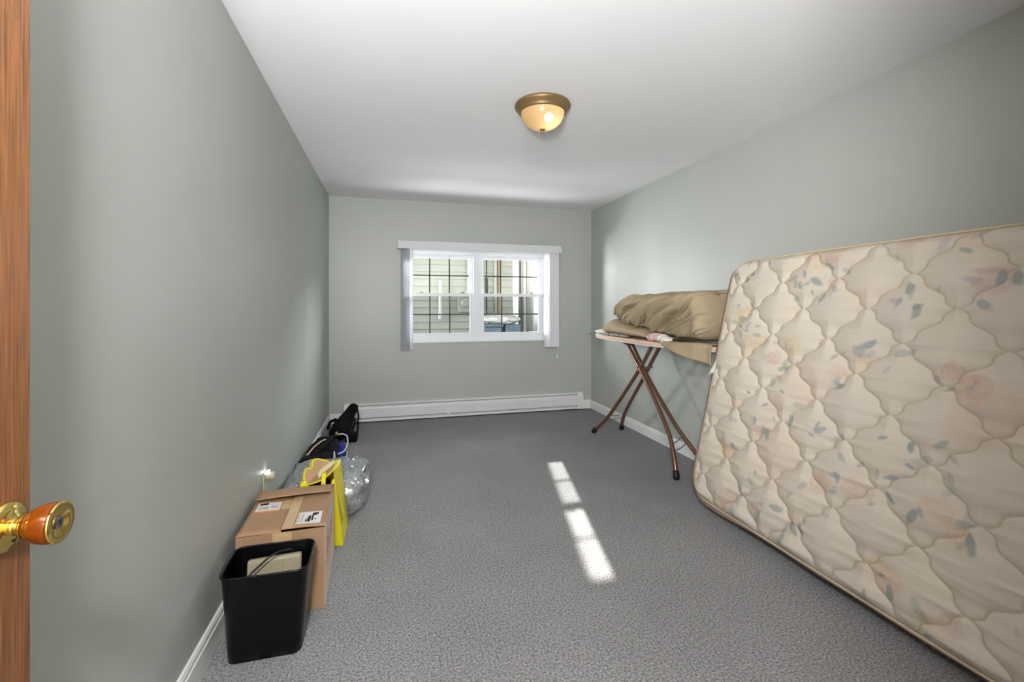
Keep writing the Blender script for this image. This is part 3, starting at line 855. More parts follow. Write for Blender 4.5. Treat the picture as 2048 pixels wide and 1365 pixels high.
pk = thing('pink_cloth', (2.0, 3.1, BT), 'crumpled pale pink cloth tucked at the board edge below the bedspread', 'cloth')
def lump(x0, x1, y0, y1, z0, z1, seed, amp=0.012, nn=30):
    def fn(i, j):
        ph = pi * i; th = 2 * pi * j
        c, s = cos(th) * sin(ph), sin(th) * sin(ph)
        x = (x0 + x1) / 2 + c * (x1 - x0) / 2; y = (y0 + y1) / 2 + s * (y1 - y0) / 2; z = (z0 + z1) / 2 - cos(ph) * (z1 - z0) / 2
        d = amp * (1 - 2.4 * abs(fbm(x * 22 + seed, y * 22, z * 22)))
        return (x + c * d, y + s * d, max(z0, z - cos(ph) * d))
    return MB().grid(fn, nn, nn * 2, wrap_v=True)
build('crumpled_body', lump(1.945, 2.05, 3.0, 3.24, BT, BT + 0.055, 2.0), 'pink', pk, smooth=True, angle=80)
build('frayed_fold', lump(1.945, 2.03, 2.95, 3.09, BT, BT + 0.05, 5.0), 'white_cloth', pk, smooth=True, angle=80)['label'] = 'off white fold'
wc = build('folded_cloth', lump(2.0, 2.12, 4.06, 4.3, BT + 0.0005, BT + 0.038, 9.0, 0.006), 'white_cloth', smooth=True, loc=(2.06, 4.18, BT), angle=80)
tag(wc, 'small folded white cloth on the narrow end of the ironing board', 'cloth')
pp = build('printed_cloth', lump(1.955, 2.02, 3.55, 3.98, BT + 0.0005, BT + 0.02, 12.0, 0.004), mat('dark_print', rgb(60, 60, 58), 0.8, col2=rgb(200, 200, 196), vscale=40), smooth=True, loc=(1.99, 3.75, BT), angle=80)
tag(pp, 'dark and white patterned cloth edge showing under the pillow', 'cloth')

# ------------------------------------------------------------------ waste bin with a beige device in it
wbn = thing('waste_bin', (-0.42, 1.86, 0), 'black plastic waste bin with sloping rim in front of the carton', 'waste bin')
def rrect(x0, x1, y0, y1, r, n=6):
    out = []
    for cx, cy, a0 in ((x1 - r, y1 - r, 0), (x0 + r, y1 - r, pi / 2), (x0 + r, y0 + r, pi), (x1 - r, y0 + r, 3 * pi / 2)):
        for k in range(n + 1):
            a = a0 + pi / 2 * k / n; out.append((cx + r * cos(a), cy + r * sin(a)))
    return out
def dens(p, step=0.012):
    out = []
    for a, c in zip(p, p[1:] + p[:1]):
        n = max(1, int(hypot(c[0] - a[0], c[1] - a[1]) / step))
        out += [(a[0] + (c[0] - a[0]) * k / n, a[1] + (c[1] - a[1]) * k / n) for k in range(n)]
    return out
def binrim(x, y):
    s = smoothstep(1.76, 1.90, y)
    return 0.318 + 0.010 * s
def bin_shell(bot, top, zb, inset=0.0):
    pb = dens(rrect(*bot, 0.03)); n = len(pb)
    bx0, bx1, by0, by1 = bot; tx0, tx1, ty0, ty1 = top
    def m(p, f):
        fx = (p[0] - bx0) / (bx1 - bx0); fy = (p[1] - by0) / (by1 - by0)
        return (p[0] + ((tx0 + fx * (tx1 - tx0)) - p[0]) * f, p[1] + ((ty0 + fy * (ty1 - ty0)) - p[1]) * f)
    return pb, m
BBOT, BTOP = (-0.553, -0.312, 1.79, 1.925), (-0.566, -0.285, 1.755, 1.955)
pb, mfun = bin_shell(BBOT, BTOP, 0)
def shellpts(f, off):
    out = []
    for p in pb:
        q = mfun(p, f)
        cx, cy = -0.4255, 1.857
        d = Vector((q[0] - cx, q[1] - cy)); L = d.length
        out.append((q[0] - d.x / L * off, q[1] - d.y / L * off))
    return out
n = len(pb); mb = MB(); rows = []
for f, off in [(0, 0.004), (0.012, 0)] + [(k / 8, 0) for k in range(1, 9)] + [(1.0, 0.004)] + [(k / 8, 0.004) for k in range(7, 0, -1)] + [(0.02, 0.006)]:
    pts = shellpts(f, off)
    rows.append([(x, y, (binrim(*mfun(pb[k], 1)) * f) if f > 0 else 0.001) for k, (x, y) in enumerate(pts)])
v = [p for r in rows for p in r]; fcs = []
for i in range(len(rows) - 1):
    for k in range(n): fcs.append((i * n + k, i * n + (k + 1) % n, (i + 1) * n + (k + 1) % n, (i + 1) * n + k))
fcs.append(tuple(range(n))); fcs.append(tuple((len(rows) - 1) * n + k for k in range(n)))
mb.add(v, fcs)
build('bin_body', mb, 'bin', wbn, smooth=True, angle=50)
rim = [(x, y, binrim(*mfun(pb[k], 1)) + 0.001) for k, (x, y) in enumerate(shellpts(1, -0.002))]
build('rim', MB().tube(rim + [rim[0]], 0.0042, 8, cap=False), 'bin', wbn, smooth=True, angle=80)
b = MB()
for x0, x1, z in ((-0.45, -0.418, 0.285), (-0.415, -0.385, 0.278), (-0.485, -0.455, 0.274), (-0.45, -0.422, 0.268)):
    yy = 1.7581 + 0.033 * (1 - z / 0.318)
    b.box(x0, x1, yy - 0.0012, yy + 0.002, z - 0.0012, z + 0.0012)
build('moulded_mark', b, 'grey_ink', wbn)
bp = thing('electronic_device', (-0.42, 1.87, 0.2), 'beige plastic electronic device standing inside the black waste bin', 'device')
def rot_about(mb, c, rx=0, rz=0):
    R = Matrix.Translation(c) @ Matrix.Rotation(rz, 4, 'Z') @ Matrix.Rotation(rx, 4, 'X')
    mb.v = [tuple(R @ Vector(p)) for p in mb.v]; return mb
C0 = (-0.418, 1.885, 0.215)
build('casing', rot_about(MB().box(-0.092, 0.092, -0.016, 0.016, -0.1, 0.094, 0.008), C0, radians(-12), radians(5)), 'beige_plastic', bp, smooth=True, angle=50)
build('front_cover', rot_about(MB().box(-0.088, 0.03, -0.0195, -0.015, -0.09, 0.085, 0.002).box(0.033, 0.088, -0.0195, -0.015, -0.09, 0.085, 0.002), C0, radians(-12), radians(5)), 'beige_plastic', bp)
build('recess', rot_about(MB().box(-0.012, 0.02, -0.021, -0.0185, -0.01, 0.012, 0.002).box(-0.02, 0.03, -0.021, -0.0185, 0.012, 0.016), C0, radians(-12), radians(5)), 'ink', bp)
cbp = curve_pts([(-0.50, 1.80, 0.20), (-0.49, 1.815, 0.28), (-0.455, 1.83, 0.315), (-0.42, 1.845, 0.338), (-0.385, 1.875, 0.337), (-0.36, 1.915, 0.31), (-0.35, 1.925, 0.22)], 8)
cc = build('power_cable', MB().tube(cbp, 0.0036, 8), 'cable', smooth=True, loc=(-0.42, 1.86, 0.2), angle=80)
tag(cc, 'thin black cable looped over the beige device in the bin', 'cable')
sp = build('metal_ring', MB().tube([(-0.472 + 0.009 * cos(a * pi / 6), 1.795 , 0.296 + 0.009 * sin(a * pi / 6)) for a in range(13)], 0.003, 8, cap=False), 'steel', smooth=True, loc=(-0.472, 1.795, 0.296))
tag(sp, 'small shiny metal ring at the front rim inside the black bin', 'ring')

# ------------------------------------------------------------------ carton
ct = thing('cardboard_box', (-0.425, 2.27, 0), 'brown cardboard carton with taped flaps and shipping labels by left wall', 'box')
cx0, cx1, cy0, cy1, ch = -0.59, -0.262, 2.03, 2.50, 0.335
t = 0.005
b = MB()
b.box(cx0, cx1, cy0, cy0 + t, 0.001, ch).box(cx0, cx1, cy1 - t, cy1, 0.001, ch).box(cx0, cx0 + t, cy0 + t, cy1 - t, 0.001, ch).box(cx0 + t, cx1 - t, cy0 + t, cy1 - t, 0.001, 0.006)
build('carton_body', b, 'card', ct)
build('side_panel', MB().box(cx1 - t, cx1 + 0.0012, cy0 + t * 0.2, cy1, 0.001, ch), 'card_lit', ct)['label'] = 'printed side with light painted into its pale colour'
xs = -0.428
b = MB(); 
def flap_r(a, c):
    x = cx1 - (cx1 - xs + 0.0) * a; y = cy0 + 0.004 + (cy1 - 0.008 - cy0) * c
    z = ch + 0.004 + 0.006 * a * (1 - c) + 0.003 * sin(a * pi) 
    return (x, y, z)
def flap_l(a, c):
    x = cx0 + (xs - cx0) * a; y = cy0 + 0.001 + (cy1 - 0.005 - cy0) * c
    return (x, y, ch + 0.003 - 0.004 * a + 0.002 * sin(a * pi))
build('flap', b.grid(flap_r, 10, 10), 'card', ct, solid=0.004, smooth=True)
build('flap', MB().grid(flap_l, 10, 10), 'card', ct, solid=0.004, smooth=True)
def flap_b(a, c):
    x = cx0 + 0.0 + (cx1 - cx0) * c; y = cy1 - 0.150 * a
    z = ch + 0.004 + 0.026 * sin(min(1, a * 1.4) * pi / 2) - 0.004 * a + 0.004 * sin(c * pi) * a - 0.006 * a * (1 - c)
    return (x, y, z)
build('flap', MB().grid(flap_b, 12, 12), 'card', ct, solid=0.004, smooth=True)
def on_r(x0, x1, y0, y1, lift):
    mb = MB()
    def fn(i, j):
        x = x0 + (x1 - x0) * i; y = y0 + (y1 - y0) * j
        p = flap_r((cx1 - x) / (cx1 - xs), (y - cy0 - 0.004) / (cy1 - 0.008 - cy0)); return (p[0], p[1], p[2] + 0.0021 + lift)
    return mb.grid(fn, 8, 8)
def on_l(x0, x1, y0, y1, lift):
    def fn(i, j):
        x = x0 + (x1 - x0) * i; y = y0 + (y1 - y0) * j
        p = flap_l((x - cx0) / (xs - cx0), (y - cy0 - 0.001) / (cy1 - 0.005 - cy0)); return (p[0], p[1], p[2] + 0.0021 + lift)
    return MB().grid(fn, 8, 8)
build('tape_strip', on_r(xs + 0.0005, xs + 0.042, cy0 + 0.005, 2.36, 0.0003), 'tape', ct)
tb = on_l(xs - 0.04, xs - 0.001, 2.26, 2.36, 0.0003)
build('tape_strip', tb, 'tape', ct)
build('tape_strip', MB().box(xs - 0.03, xs + 0.04, cy0 - 0.0008, cy0, 0.19, ch), 'tape', ct)
lab = build('shipping_label', on_r(xs + 0.048, cx1 - 0.022, cy0 + 0.03, cy0 + 0.145, 0.0005), 'label', ct)
b = MB()
r2 = random.Random(3)
for x0, x1, y0, y1 in ((-0.322, -0.315, 2.085, 2.16), (-0.336, -0.325, 2.075, 2.135), (-0.341, -0.337, 2.075, 2.11), (-0.315, -0.305, 2.135, 2.165), (-0.304, -0.298, 2.14, 2.165), (-0.31, -0.304, 2.095, 2.105), (-0.346, -0.342, 2.078, 2.1)):
    m1 = on_r(x0, x1, y0, y1, 0.0008); b.add(m1.v, m1.f)
build('printed_blocks', b, 'ink', lab)
b = MB()
for x in (-0.357, -0.361, -0.372, -0.376):
    y = 2.075
    while y < 2.155:
        d = r2.uniform(0.006, 0.014); m1 = on_r(x - 0.0013, x + 0.0013, y, min(y + d, 2.16), 0.0008); b.add(m1.v, m1.f); y += d + 0.003
build('printed_lines', b, 'grey_ink', lab)
lab = build('barcode_label', on_l(cx0 + 0.018, cx0 + 0.117, 2.255, 2.345, 0.0005), 'label', ct)
b = MB(); x = cx0 + 0.028
while x < cx0 + 0.07:
    d = r2.uniform(0.0008, 0.003); m1 = on_l(x, x + d, 2.27, 2.30, 0.0008); b.add(m1.v, m1.f); x += d + r2.uniform(0.0008, 0.0025)
for y in (2.28, 2.288, 2.296):
    m1 = on_l(cx0 + 0.078, cx0 + 0.105, y, y + 0.004, 0.0008); b.add(m1.v, m1.f)
build('barcode', b, 'grey_ink', lab)
m1 = on_l(cx0 + 0.025, cx0 + 0.06, 2.318, 2.34, 0.0008)
build('printed_block', m1, 'ink', lab)
build('orange_band', on_l(cx0 + 0.018, cx0 + 0.117, 2.242, 2.255, 0.0005), 'orange_ink', lab)
# red lettering strokes printed on the side that faces the room
b = MB(); xx = cx1 + 0.0016
def ring_x(y, z, r, w, a0=0, a1=2 * pi):
    nn = 20; mb = MB()
    v = []
    for k in range(nn + 1):
        a = a0 + (a1 - a0) * k / nn
        for rr_ in (r - w, r + w): v.append((xx, y + rr_ * cos(a), z + rr_ * sin(a)))
    mb.add(v, [(2 * k, 2 * k + 1, 2 * k + 3, 2 * k + 2) for k in range(nn)]); return mb
for m1 in (ring_x(2.13, 0.215, 0.028, 0.006), ring_x(2.215, 0.215, 0.028, 0.006, 0.5, 5.6), ring_x(2.30, 0.215, 0.028, 0.006)):
    b.add(m1.v, m1.f)
b.box(cx1 + 0.0013, xx, 2.345, 2.356, 0.185, 0.265).box(cx1 + 0.0013, xx, 2.375, 2.386, 0.185, 0.245).box(cx1 + 0.0013, xx, 2.10, 2.39, 0.165, 0.171).box(cx1 + 0.0013, xx, 2.14, 2.3, 0.125, 0.131)
build('red_lettering', b, 'red_ink', ct)

ct.rotation_euler = (0, 0, radians(2)); ct.location.x -= 0.008

# ------------------------------------------------------------------ yellow shopping bag
yg = thing('shopping_bag', (-0.4, 2.68, 0), 'bright yellow paper shopping bag standing open behind the carton', 'bag')
BX0, BX1, BY0, BY1 = -0.462, -0.238, 2.53, 2.835
def bag_out(h, t, inner):
    # four sides with creased gussets, leaning in toward the top
    f = h / 0.36
    x0 = BX0 + 0.02 * f + inner; x1 = BX1 - 0.042 * f - inner; y0 = BY0 + 0.012 + inner; y1 = BY1 + 0.0 * f - inner
    per = [(x1, y0), (x1, y1), (x0, y1), (x0, y0)]
    k = t * 4; i = int(k) % 4; fr = k - int(k)
    a, c = per[i], per[(i + 1) % 4]
    x = a[0] + (c[0] - a[0]) * fr; y = a[1] + (c[1] - a[1]) * fr
    if i in (0, 2):
        g = (1 - abs(2 * fr - 1)) * 0.022 * smoothstep(0.08, 0.3, h)
        x += (-g if i == 0 else g)
    else:
        y += 0.008 * fbm(x * 14, h * 10, i) * (1 if i == 1 else 0.3)
    return x, y
def rimh(t):
    k = t * 4; i = int(k) % 4; fr = k - int(k)
    if i == 0: return 0.345 + 0.015 * fr
    if i == 1: return 0.36 - 0.012 * sin(fr * pi)
    if i == 2: return 0.355 - 0.03 * sin(fr * pi)
    return 0.345 - 0.085 * smoothstep(0.15, 0.45, fr) * (1 - smoothstep(0.6, 0.95, fr)) + 0.012 * sin(fr * 14)
def bagp(a, t):
    h = 0.002 + (rimh(t) - 0.002) * a
    x, y = bag_out(h, t, 0.0)
    return (x, y, h)
mb = MB().grid(bagp, 14, 96, wrap_v=True)
nb = 96
mb.f.append(tuple(range(nb - 1, -1, -1)))
build('bag_body', mb, 'yellow', yg, smooth=True, solid=0.003, angle=35)
b = MB(); gx = lambda y, z: BX1 - 0.042 * z / 0.36 + 0.0028 - (1 - abs(2 * (y - BY0 - .012) / (BY1 - BY0 - .012) - 1)) * 0.022 * smoothstep(0.08, 0.3, z)
for k in range(11):
    z = 0.10 + 0.013 * k
    for y0_, y1_ in ((2.57, 2.60), (2.605, 2.645)):
        q = [(gx(y0_, z), y0_, z), (gx(y1_, z), y1_, z), (gx(y1_, z + 0.004), y1_, z + 0.004), (gx(y0_, z + 0.004), y0_, z + 0.004)]
        b.add(q, [(0, 1, 2, 3)])
M['olive'] = mat('olive_ink', rgb(130, 124, 20), 0.6)
build('side_print', b, 'olive', yg)
b = MB()
for y0_, y1_, z0_, z1_ in ((2.60, 2.625, 0.285, 0.293), (2.612, 2.618, 0.275, 0.305), (2.63, 2.65, 0.28, 0.288)):
    b.add([(gx(y0_, z0_), y0_, z0_), (gx(y1_, z0_), y1_, z0_), (gx(y1_, z1_), y1_, z1_), (gx(y0_, z1_), y0_, z1_)], [(0, 1, 2, 3)])
build('side_mark', b, 'olive', yg)
def strapp(a, c):
    x = -0.345 + 0.022 * c
    pts = [(2.56, 0.16), (2.545, 0.26), (2.545, 0.345), (2.57, 0.375), (2.62, 0.365)]
    k = a * (len(pts) - 1); i = min(int(k), len(pts) - 2); f = k - i
    return (x, pts[i][0] + (pts[i + 1][0] - pts[i][0]) * f, pts[i][1] + (pts[i + 1][1] - pts[i][1]) * f)
build('handle', MB().grid(strapp, 16, 3), 'yellow', yg, smooth=True, solid=0.003)
SHEET = [(-0.412, 2.562), (-0.440, 2.62), (-0.443, 2.70), (-0.418, 2.725), (-0.424, 2.79), (-0.40, 2.818), (-0.345, 2.812), (-0.302, 2.765), (-0.298, 2.67), (-0.32, 2.59), (-0.355, 2.552)]
SC = (-0.375, 2.69)
def sheet_z(x, y):
    # a valley fold running diagonally across the sheet
    d = (x - SC[0]) * 0.94 - (y - SC[1]) * 0.34
    return 0.342 + 0.30 * max(0, abs(d) - 0.003) + 0.12 * (y - SC[1])
def sheet_out(t):
    n = len(SHEET); k = (t % 1) * n; i = int(k) % n; f = k - int(k)
    p = [Vector((*SHEET[(i + q) % n], 0)) for q in (-1, 0, 1, 2)]
    return 0.5 * ((2 * p[1]) + (p[2] - p[0]) * f + (2 * p[0] - 5 * p[1] + 4 * p[2] - p[3]) * f * f + (3 * p[1] - p[0] - 3 * p[2] + p[3]) * f ** 3)
def paperp(a, t):
    o = sheet_out(t); x = SC[0] + (o.x - SC[0]) * a; y = SC[1] + (o.y - SC[1]) * a
    return (x, y, sheet_z(x, y))
pr_ = build('wrapping_sheet', MB().grid(paperp, 10, 66, wrap_v=True), 'kraft', smooth=True, solid=0.002, loc=(-0.375, 2.69, 0.34), angle=50)
tag(pr_, 'folded tan wrapping sheet with yellow edge in the yellow bag mouth', 'paper')
pts = [Vector(paperp(1.0, k / 66)) + Vector((0, 0, 0.001)) for k in range(67)]
build('yellow_trim', MB().tube(pts, 0.006, 8, cap=False, flat=0.6), 'yellow', pr_, smooth=True)['label'] = 'yellow edge'
def creamp(a, c):
    x = -0.358 + 0.054 * c - 0.026 * a * sin(pi * (0.15 + 0.8 * c)); y = 2.566 + 0.185 * c + 0.035 * a
    return (x, y, sheet_z(x, y) + 0.008 + 0.012 * a + 0.004 * sin(c * 5))
cr = build('folded_paper', MB().grid(creamp, 8, 20), 'cream', smooth=True, solid=0.002, loc=(-0.39, 2.66, 0.37), angle=80)
tag(cr, 'cream folded paper lying diagonally on the tan sheet in the yellow bag', 'paper')
di = build('dark_filler', lump(-0.435, -0.285, 2.56, 2.80, 0.02, 0.305, 4.0, 0.004), 'black_fabric', smooth=True, loc=(-0.43, 2.68, 0.02), angle=80)  # added dark lump, stands in for the shaded inside of the bag
tag(di, 'added dark filler standing in for the black inside of the yellow bag', 'filler')

# ------------------------------------------------------------------ clear plastic bag
cg = thing('clear_plastic_bag', (-0.36, 3.1, 0), 'crumpled clear plastic bag with pale contents behind the yellow bag', 'bag')
def clearp(i, j):
    ph = pi * i; th = 2 * pi * j
    sx = math.copysign(abs(cos(th)) ** 0.38, cos(th)) * sin(ph) ** 0.36 if sin(ph) > 0 else 0
    sy = math.copysign(abs(sin(th)) ** 0.38, sin(th)) * sin(ph) ** 0.36 if sin(ph) > 0 else 0
    zz = -math.copysign(abs(cos(ph)) ** 0.6, cos(ph))
    x = -0.375 + 0.205 * sx; y = 3.085 + 0.225 * sy; z = 0.118 + 0.115 * zz
    top = (zz + 1) / 2
    x += 0.03 * top * (1 if sx > 0 else -0.5)
    d = 0.022 * (1 - 2.6 * abs(fbm(x * 13, y * 13, z * 13 + 3))) + 0.009 * (1 - 2.5 * abs(fbm(x * 34, y * 34, z * 34)))
    q = Vector((sx, sy, zz)); L = max(0.2, q.length)
    return (max(XL + 0.02, x + q.x / L * d), y + q.y / L * d, max(0.002, z + q.z / L * d))
build('film', MB().grid(clearp, 44, 90, wrap_v=True), 'film', cg, smooth=True, angle=28)
build('film_fold', lump(-0.606, -0.468, 2.56, 2.93, 0.004, 0.25, 14.0, 0.022), 'film', cg, smooth=True, angle=28)
iw = build('white_sheet', lump(-0.33, -0.20, 2.95, 3.24, 0.03, 0.17, 21.0, 0.02), mat('pale_plastic', rgb(205, 207, 210), 0.4, spec=0.5), smooth=True, loc=(-0.26, 3.1, 0.03), angle=50)
tag(iw, 'crumpled white sheet inside the right part of the clear bag', 'sheet')
ig = build('grey_case', MB().box(-0.36, -0.25, 2.93, 3.10, 0.012, 0.10, 0.01), 'grey_thing', smooth=True, loc=(-0.3, 3.0, 0.012), angle=40)
tag(ig, 'grey boxy item at the near end inside the clear bag', 'case')
ibl = build('blue_grey_cloth', lump(-0.592, -0.482, 2.62, 2.90, 0.02, 0.19, 31.0, 0.02), mat('blue_grey', rgb(120, 128, 140), 0.6, col2=rgb(170, 172, 176), vscale=20), smooth=True, loc=(-0.54, 2.76, 0.02), angle=60)
tag(ibl, 'blue grey crumpled cloth inside the left part of the clear bag', 'cloth')

# ------------------------------------------------------------------ black and blue backpack
bk = thing('backpack', (-0.47, 3.75, 0), 'black and navy backpack with pale piping lying by the left wall', 'backpack')
def bkd(x, y, z, c, s):
    d = 0.012 * fbm(x * 9, y * 9, z * 9) + 0.008 * (1 - 2 * abs(fbm(x * 16, y * 12, z * 16)))
    return d if s > -0.3 else 0.0
mb = loft(3.42, 4.16, [(3.42, -0.60), (4.2, -0.60)], [(3.42, -0.42), (3.6, -0.385), (4.0, -0.40), (4.16, -0.44)], [(3, 0.004), (5, 0.004)],
          [(3.42, 0.10), (3.55, 0.17), (3.8, 0.195), (4.05, 0.17), (4.16, 0.12)], 50, 44, 3.0, bkd)
mb.v = [(max(x, -0.612), y, max(z, 0.002)) for x, y, z in mb.v]
build('main_body', mb, 'black_fabric', bk, smooth=True, angle=80)
mb = loft(3.62, 4.14, [(3.4, -0.45), (4.2, -0.46)], [(3.62, -0.385), (3.85, -0.345), (4.14, -0.37)], [(3, 0.004), (5, 0.004)], [(3.62, 0.09), (3.9, 0.145), (4.14, 0.10)], 40, 34, 2.6, bkd)
mb.v = [(x, y, max(z, 0.002)) for x, y, z in mb.v]
build('side_pocket', mb, 'navy', bk, smooth=True, angle=80)['label'] = 'navy blue side pocket'
mb = loft(3.34, 3.6, [(3, -0.612), (3.6, -0.612)], [(3.34, -0.55), (3.45, -0.50), (3.6, -0.46)], [(3.34, 0.09), (3.45, 0.05), (3.6, 0.01)], [(3.34, 0.17), (3.45, 0.20), (3.6, 0.17)], 30, 26, 2.6, bkd)
mb.v = [(max(x, -0.612), y, z) for x, y, z in mb.v]
build('top_flap', mb, 'black_fabric', bk, smooth=True, angle=80)
build('piping', MB().tube(curve_pts([(-0.39, 3.72, 0.125), (-0.355, 3.80, 0.115), (-0.338, 3.95, 0.12), (-0.35, 4.10, 0.15), (-0.385, 4.14, 0.165), (-0.42, 4.12, 0.17)], 8), 0.006, 8), 'pale_piping', bk, smooth=True)
build('piping', MB().tube(curve_pts([(-0.42, 3.42, 0.10), (-0.395, 3.5, 0.14), (-0.40, 3.62, 0.175), (-0.385, 3.55, 0.13), (-0.375, 3.48, 0.08)], 8), 0.0035, 8), 'pale_piping', bk, smooth=True)
build('piping', MB().tube(curve_pts([(-0.36, 3.62, 0.06), (-0.335, 3.72, 0.075), (-0.33, 3.9, 0.085)], 8), 0.004, 8), 'pale_piping', bk, smooth=True)
build('zip', MB().tube(curve_pts([(-0.575, 3.55, 0.185), (-0.55, 3.66, 0.205), (-0.515, 3.78, 0.212), (-0.49, 3.84, 0.212)], 8), 0.008, 8, flat=0.5), 'tan_zip', bk, smooth=True)
build('shoulder_strap', MB().tube(curve_pts([(-0.57, 3.4, 0.12), (-0.54, 3.48, 0.19), (-0.47, 3.72, 0.215), (-0.44, 3.95, 0.205), (-0.43, 4.1, 0.16)], 8), 0.022, 10, flat=0.3), 'black_fabric', bk, smooth=True)
b = MB()
for x in (-0.55, -0.53): b.tube([(x, 3.47, 0.165), (x + 0.005, 3.53, 0.185)], 0.003, 6)
build('zip_pull', b, 'pale_piping', bk, smooth=True)

# ------------------------------------------------------------------ long black carry bag leaning on the heater
cy = thing('carry_bag', (-0.45, 4.6, 0), 'long black carry bag with strap leaning against the heater end', 'bag')
ax = curve_pts([(-0.475, 4.42, 0.085), (-0.455, 4.60, 0.092), (-0.435, 4.76, 0.105), (-0.405, 4.92, 0.15), (-0.375, 5.05, 0.195), (-0.365, 5.085, 0.21)], 8)
nn = len(ax)
rad = [interp([(0, 0.03), (0.08, 0.075), (0.3, 0.088), (0.45, 0.075), (0.6, 0.058), (0.9, 0.042), (1.0, 0.02)], k / (nn - 1)) for k in range(nn)]
mb = MB().tube(ax, rad, 22, flat=0.9)
mb.v = [(x + 0.008 * fbm(x * 12, y * 12, z * 12), y, max(0.002, z + 0.008 * fbm(x * 12, y * 12, z * 12 + 7))) for x, y, z in mb.v]
build('bag_body', mb, 'black_fabric', cy, smooth=True, angle=80)
b = MB().box(-0.40, -0.295, 4.44, 4.62, 0.002, 0.062, 0.012)
build('pocket', b, 'black_fabric', cy, smooth=True)
b = MB()
b.tube(curve_pts([(-0.335, 5.04, 0.20), (-0.318, 4.98, 0.13), (-0.315, 4.86, 0.07), (-0.305, 4.72, 0.05), (-0.30, 4.60, 0.05)], 8), 0.008, 8, flat=0.4)
b.tube(curve_pts([(-0.345, 4.99, 0.10), (-0.345, 4.86, 0.075), (-0.355, 4.72, 0.05), (-0.35, 4.60, 0.05)], 8), 0.008, 8, flat=0.4)
build('strap', b, 'black_fabric', cy, smooth=True)
build('badge', MB().box(-0.472, -0.45, 4.362, 4.368, 0.10, 0.13, 0.002), 'gold', cy)
b = MB().tube(curve_pts([(-0.56, 4.58, 0.11), (-0.55, 4.66, 0.15), (-0.50, 4.70, 0.165)], 6), 0.014, 8)
build('side_handle', b, 'black_fabric', cy, smooth=True)

# ------------------------------------------------------------------ outside the window
struct('ground_outside', MB().box(-4, 6, YB + 0.12, 14, -0.2, -0.1), 'concrete')
nh = thing('neighbouring_house', (0, 7.2, -0.1), 'pale beige house wall of lapped siding across the alley', 'house')
b = MB(); z = -0.1; prof = []
while z < 3.2:
    prof += [(7.2, z), (7.222, z + 0.108)]; z += 0.112
prof += [(7.2, z), (9.5, z), (9.5, -0.1)]
HXR = 2.012
mb = MB().extrude_x(prof, -4, HXR)
build('siding_wall', mb, 'siding', nh)
build('corner_trim', MB().box(HXR - 0.075, HXR + 0.015, 7.185, 7.29, -0.1, 3.3), 'vinyl', nh)
ga = build('boundary_wall', MB().box(2.30, 2.45, YB + 0.25, 12.5, -0.1, 2.1, 0.01).box(2.285, 2.47, YB + 0.25, 12.5, 2.1, 2.16, 0.008), 'stucco', loc=(2.3, 8, -0.1))
tag(ga, 'white rendered boundary wall seen through the right side of the window', 'wall')
dp_ = build('downspout', MB().box(2.245, 2.29, 7.62, 7.70, -0.1, 2.1, 0.006), 'heater', loc=(2.27, 7.66, -0.1))
tag(dp_, 'pale grey downpipe against the white wall outside', 'downspout')
em = thing('electric_meter', (1.1, 7.2, 1.2), 'grey electric meter with conduit on the siding beyond the left sash', 'meter')
build('meter_box', MB().box(1.03, 1.24, 7.06, 7.2, 1.17, 1.40, 0.01), 'meter', em)
build('meter_dial', MB().lathe([(0.07, 0), (0.07, 0.05), (0.05, 0.07)], 24, Matrix.Translation((1.13, 7.06, 1.31)) @ Matrix.Rotation(radians(90), 4, 'X')), 'grey_thing', em, smooth=True)
build('conduit', MB().tube(curve_pts([(1.13, 7.15, 1.40), (1.17, 7.15, 1.45), (1.2, 7.15, 1.6), (1.2, 7.15, 2.3), (1.2, 7.15, 3.0)], 5), 0.028, 10), 'meter', em, smooth=True)
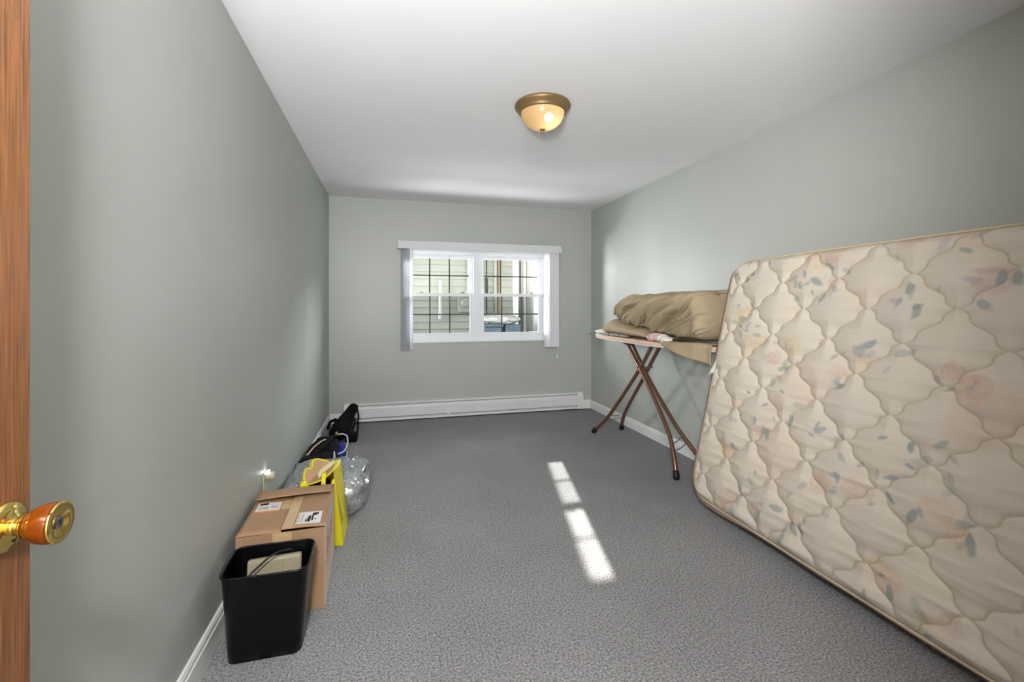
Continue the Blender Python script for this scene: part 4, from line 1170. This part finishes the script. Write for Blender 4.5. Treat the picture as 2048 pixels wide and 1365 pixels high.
vp = build('vent_pipe', MB().tube([(0.755, 7.16, 1.06), (0.755, 7.16, 1.16)], 0.033, 12).tube([(0.755, 7.16, 1.14), (0.755, 7.16, 1.66)], 0.026, 12), 'slat_grey', smooth=True, loc=(0.755, 7.2, 1.1))
tag(vp, 'short white vertical pipe on the siding beyond the left sash', 'pipe')
rp = build('service_pipe', MB().tube([(1.70, 7.185, -0.1), (1.70, 7.185, 3.0)], 0.02, 10), 'copper', smooth=True, loc=(1.7, 7.2, -0.1))
tag(rp, 'rusty vertical pipe on the siding beyond the right sash', 'pipe')
rq = build('service_pipe', MB().tube([(1.645, 7.178, -0.1), (1.645, 7.178, 3.0)], 0.026, 10), 'meter', smooth=True, loc=(1.64, 7.2, -0.1))
tag(rq, 'thicker grey vertical pipe beside the rusty one on the siding', 'pipe')
rk = build('hanging_cable', MB().tube([(1.50, 7.19, -0.1), (1.497, 7.19, 1.4), (1.495, 7.19, 3.0)], 0.008, 8).tube([(1.498, 7.186, 1.42), (1.496, 7.186, 1.72)], 0.02, 8), 'cable', smooth=True, loc=(1.5, 7.2, -0.1))
tag(rk, 'black cable with a thick sleeve hanging on the siding beyond right sash', 'cable')
ub = thing('wheeled_bin', (1.6, 6.9, -0.1), 'blue bin under the left half of a silver cover across the alley', 'bin')
build('bin_tub', MB().box(1.38, 1.66, 6.76, 7.06, -0.1, 0.95, 0.02), 'blue_plastic', ub)
cv = build('tarp', lump(1.34, 1.96, 6.74, 7.06, 0.985, 1.13, 40.0, 0.02), 'tarp', smooth=True, loc=(1.65, 6.9, 0.985), angle=60)
tag(cv, 'crumpled silver cover lying across both blue bins in the alley', 'cover')
build('lid_rim', MB().box(1.37, 1.67, 6.74, 7.075, 0.95, 0.985, 0.008), 'blue_plastic', ub)
ub2 = build('storage_tub', MB().box(1.70, 1.97, 6.76, 7.06, -0.1, 0.983, 0.02), 'blue_plastic', loc=(1.83, 6.9, -0.1))
tag(ub2, 'second blue tub nearer the corner trim across the alley', 'bin')
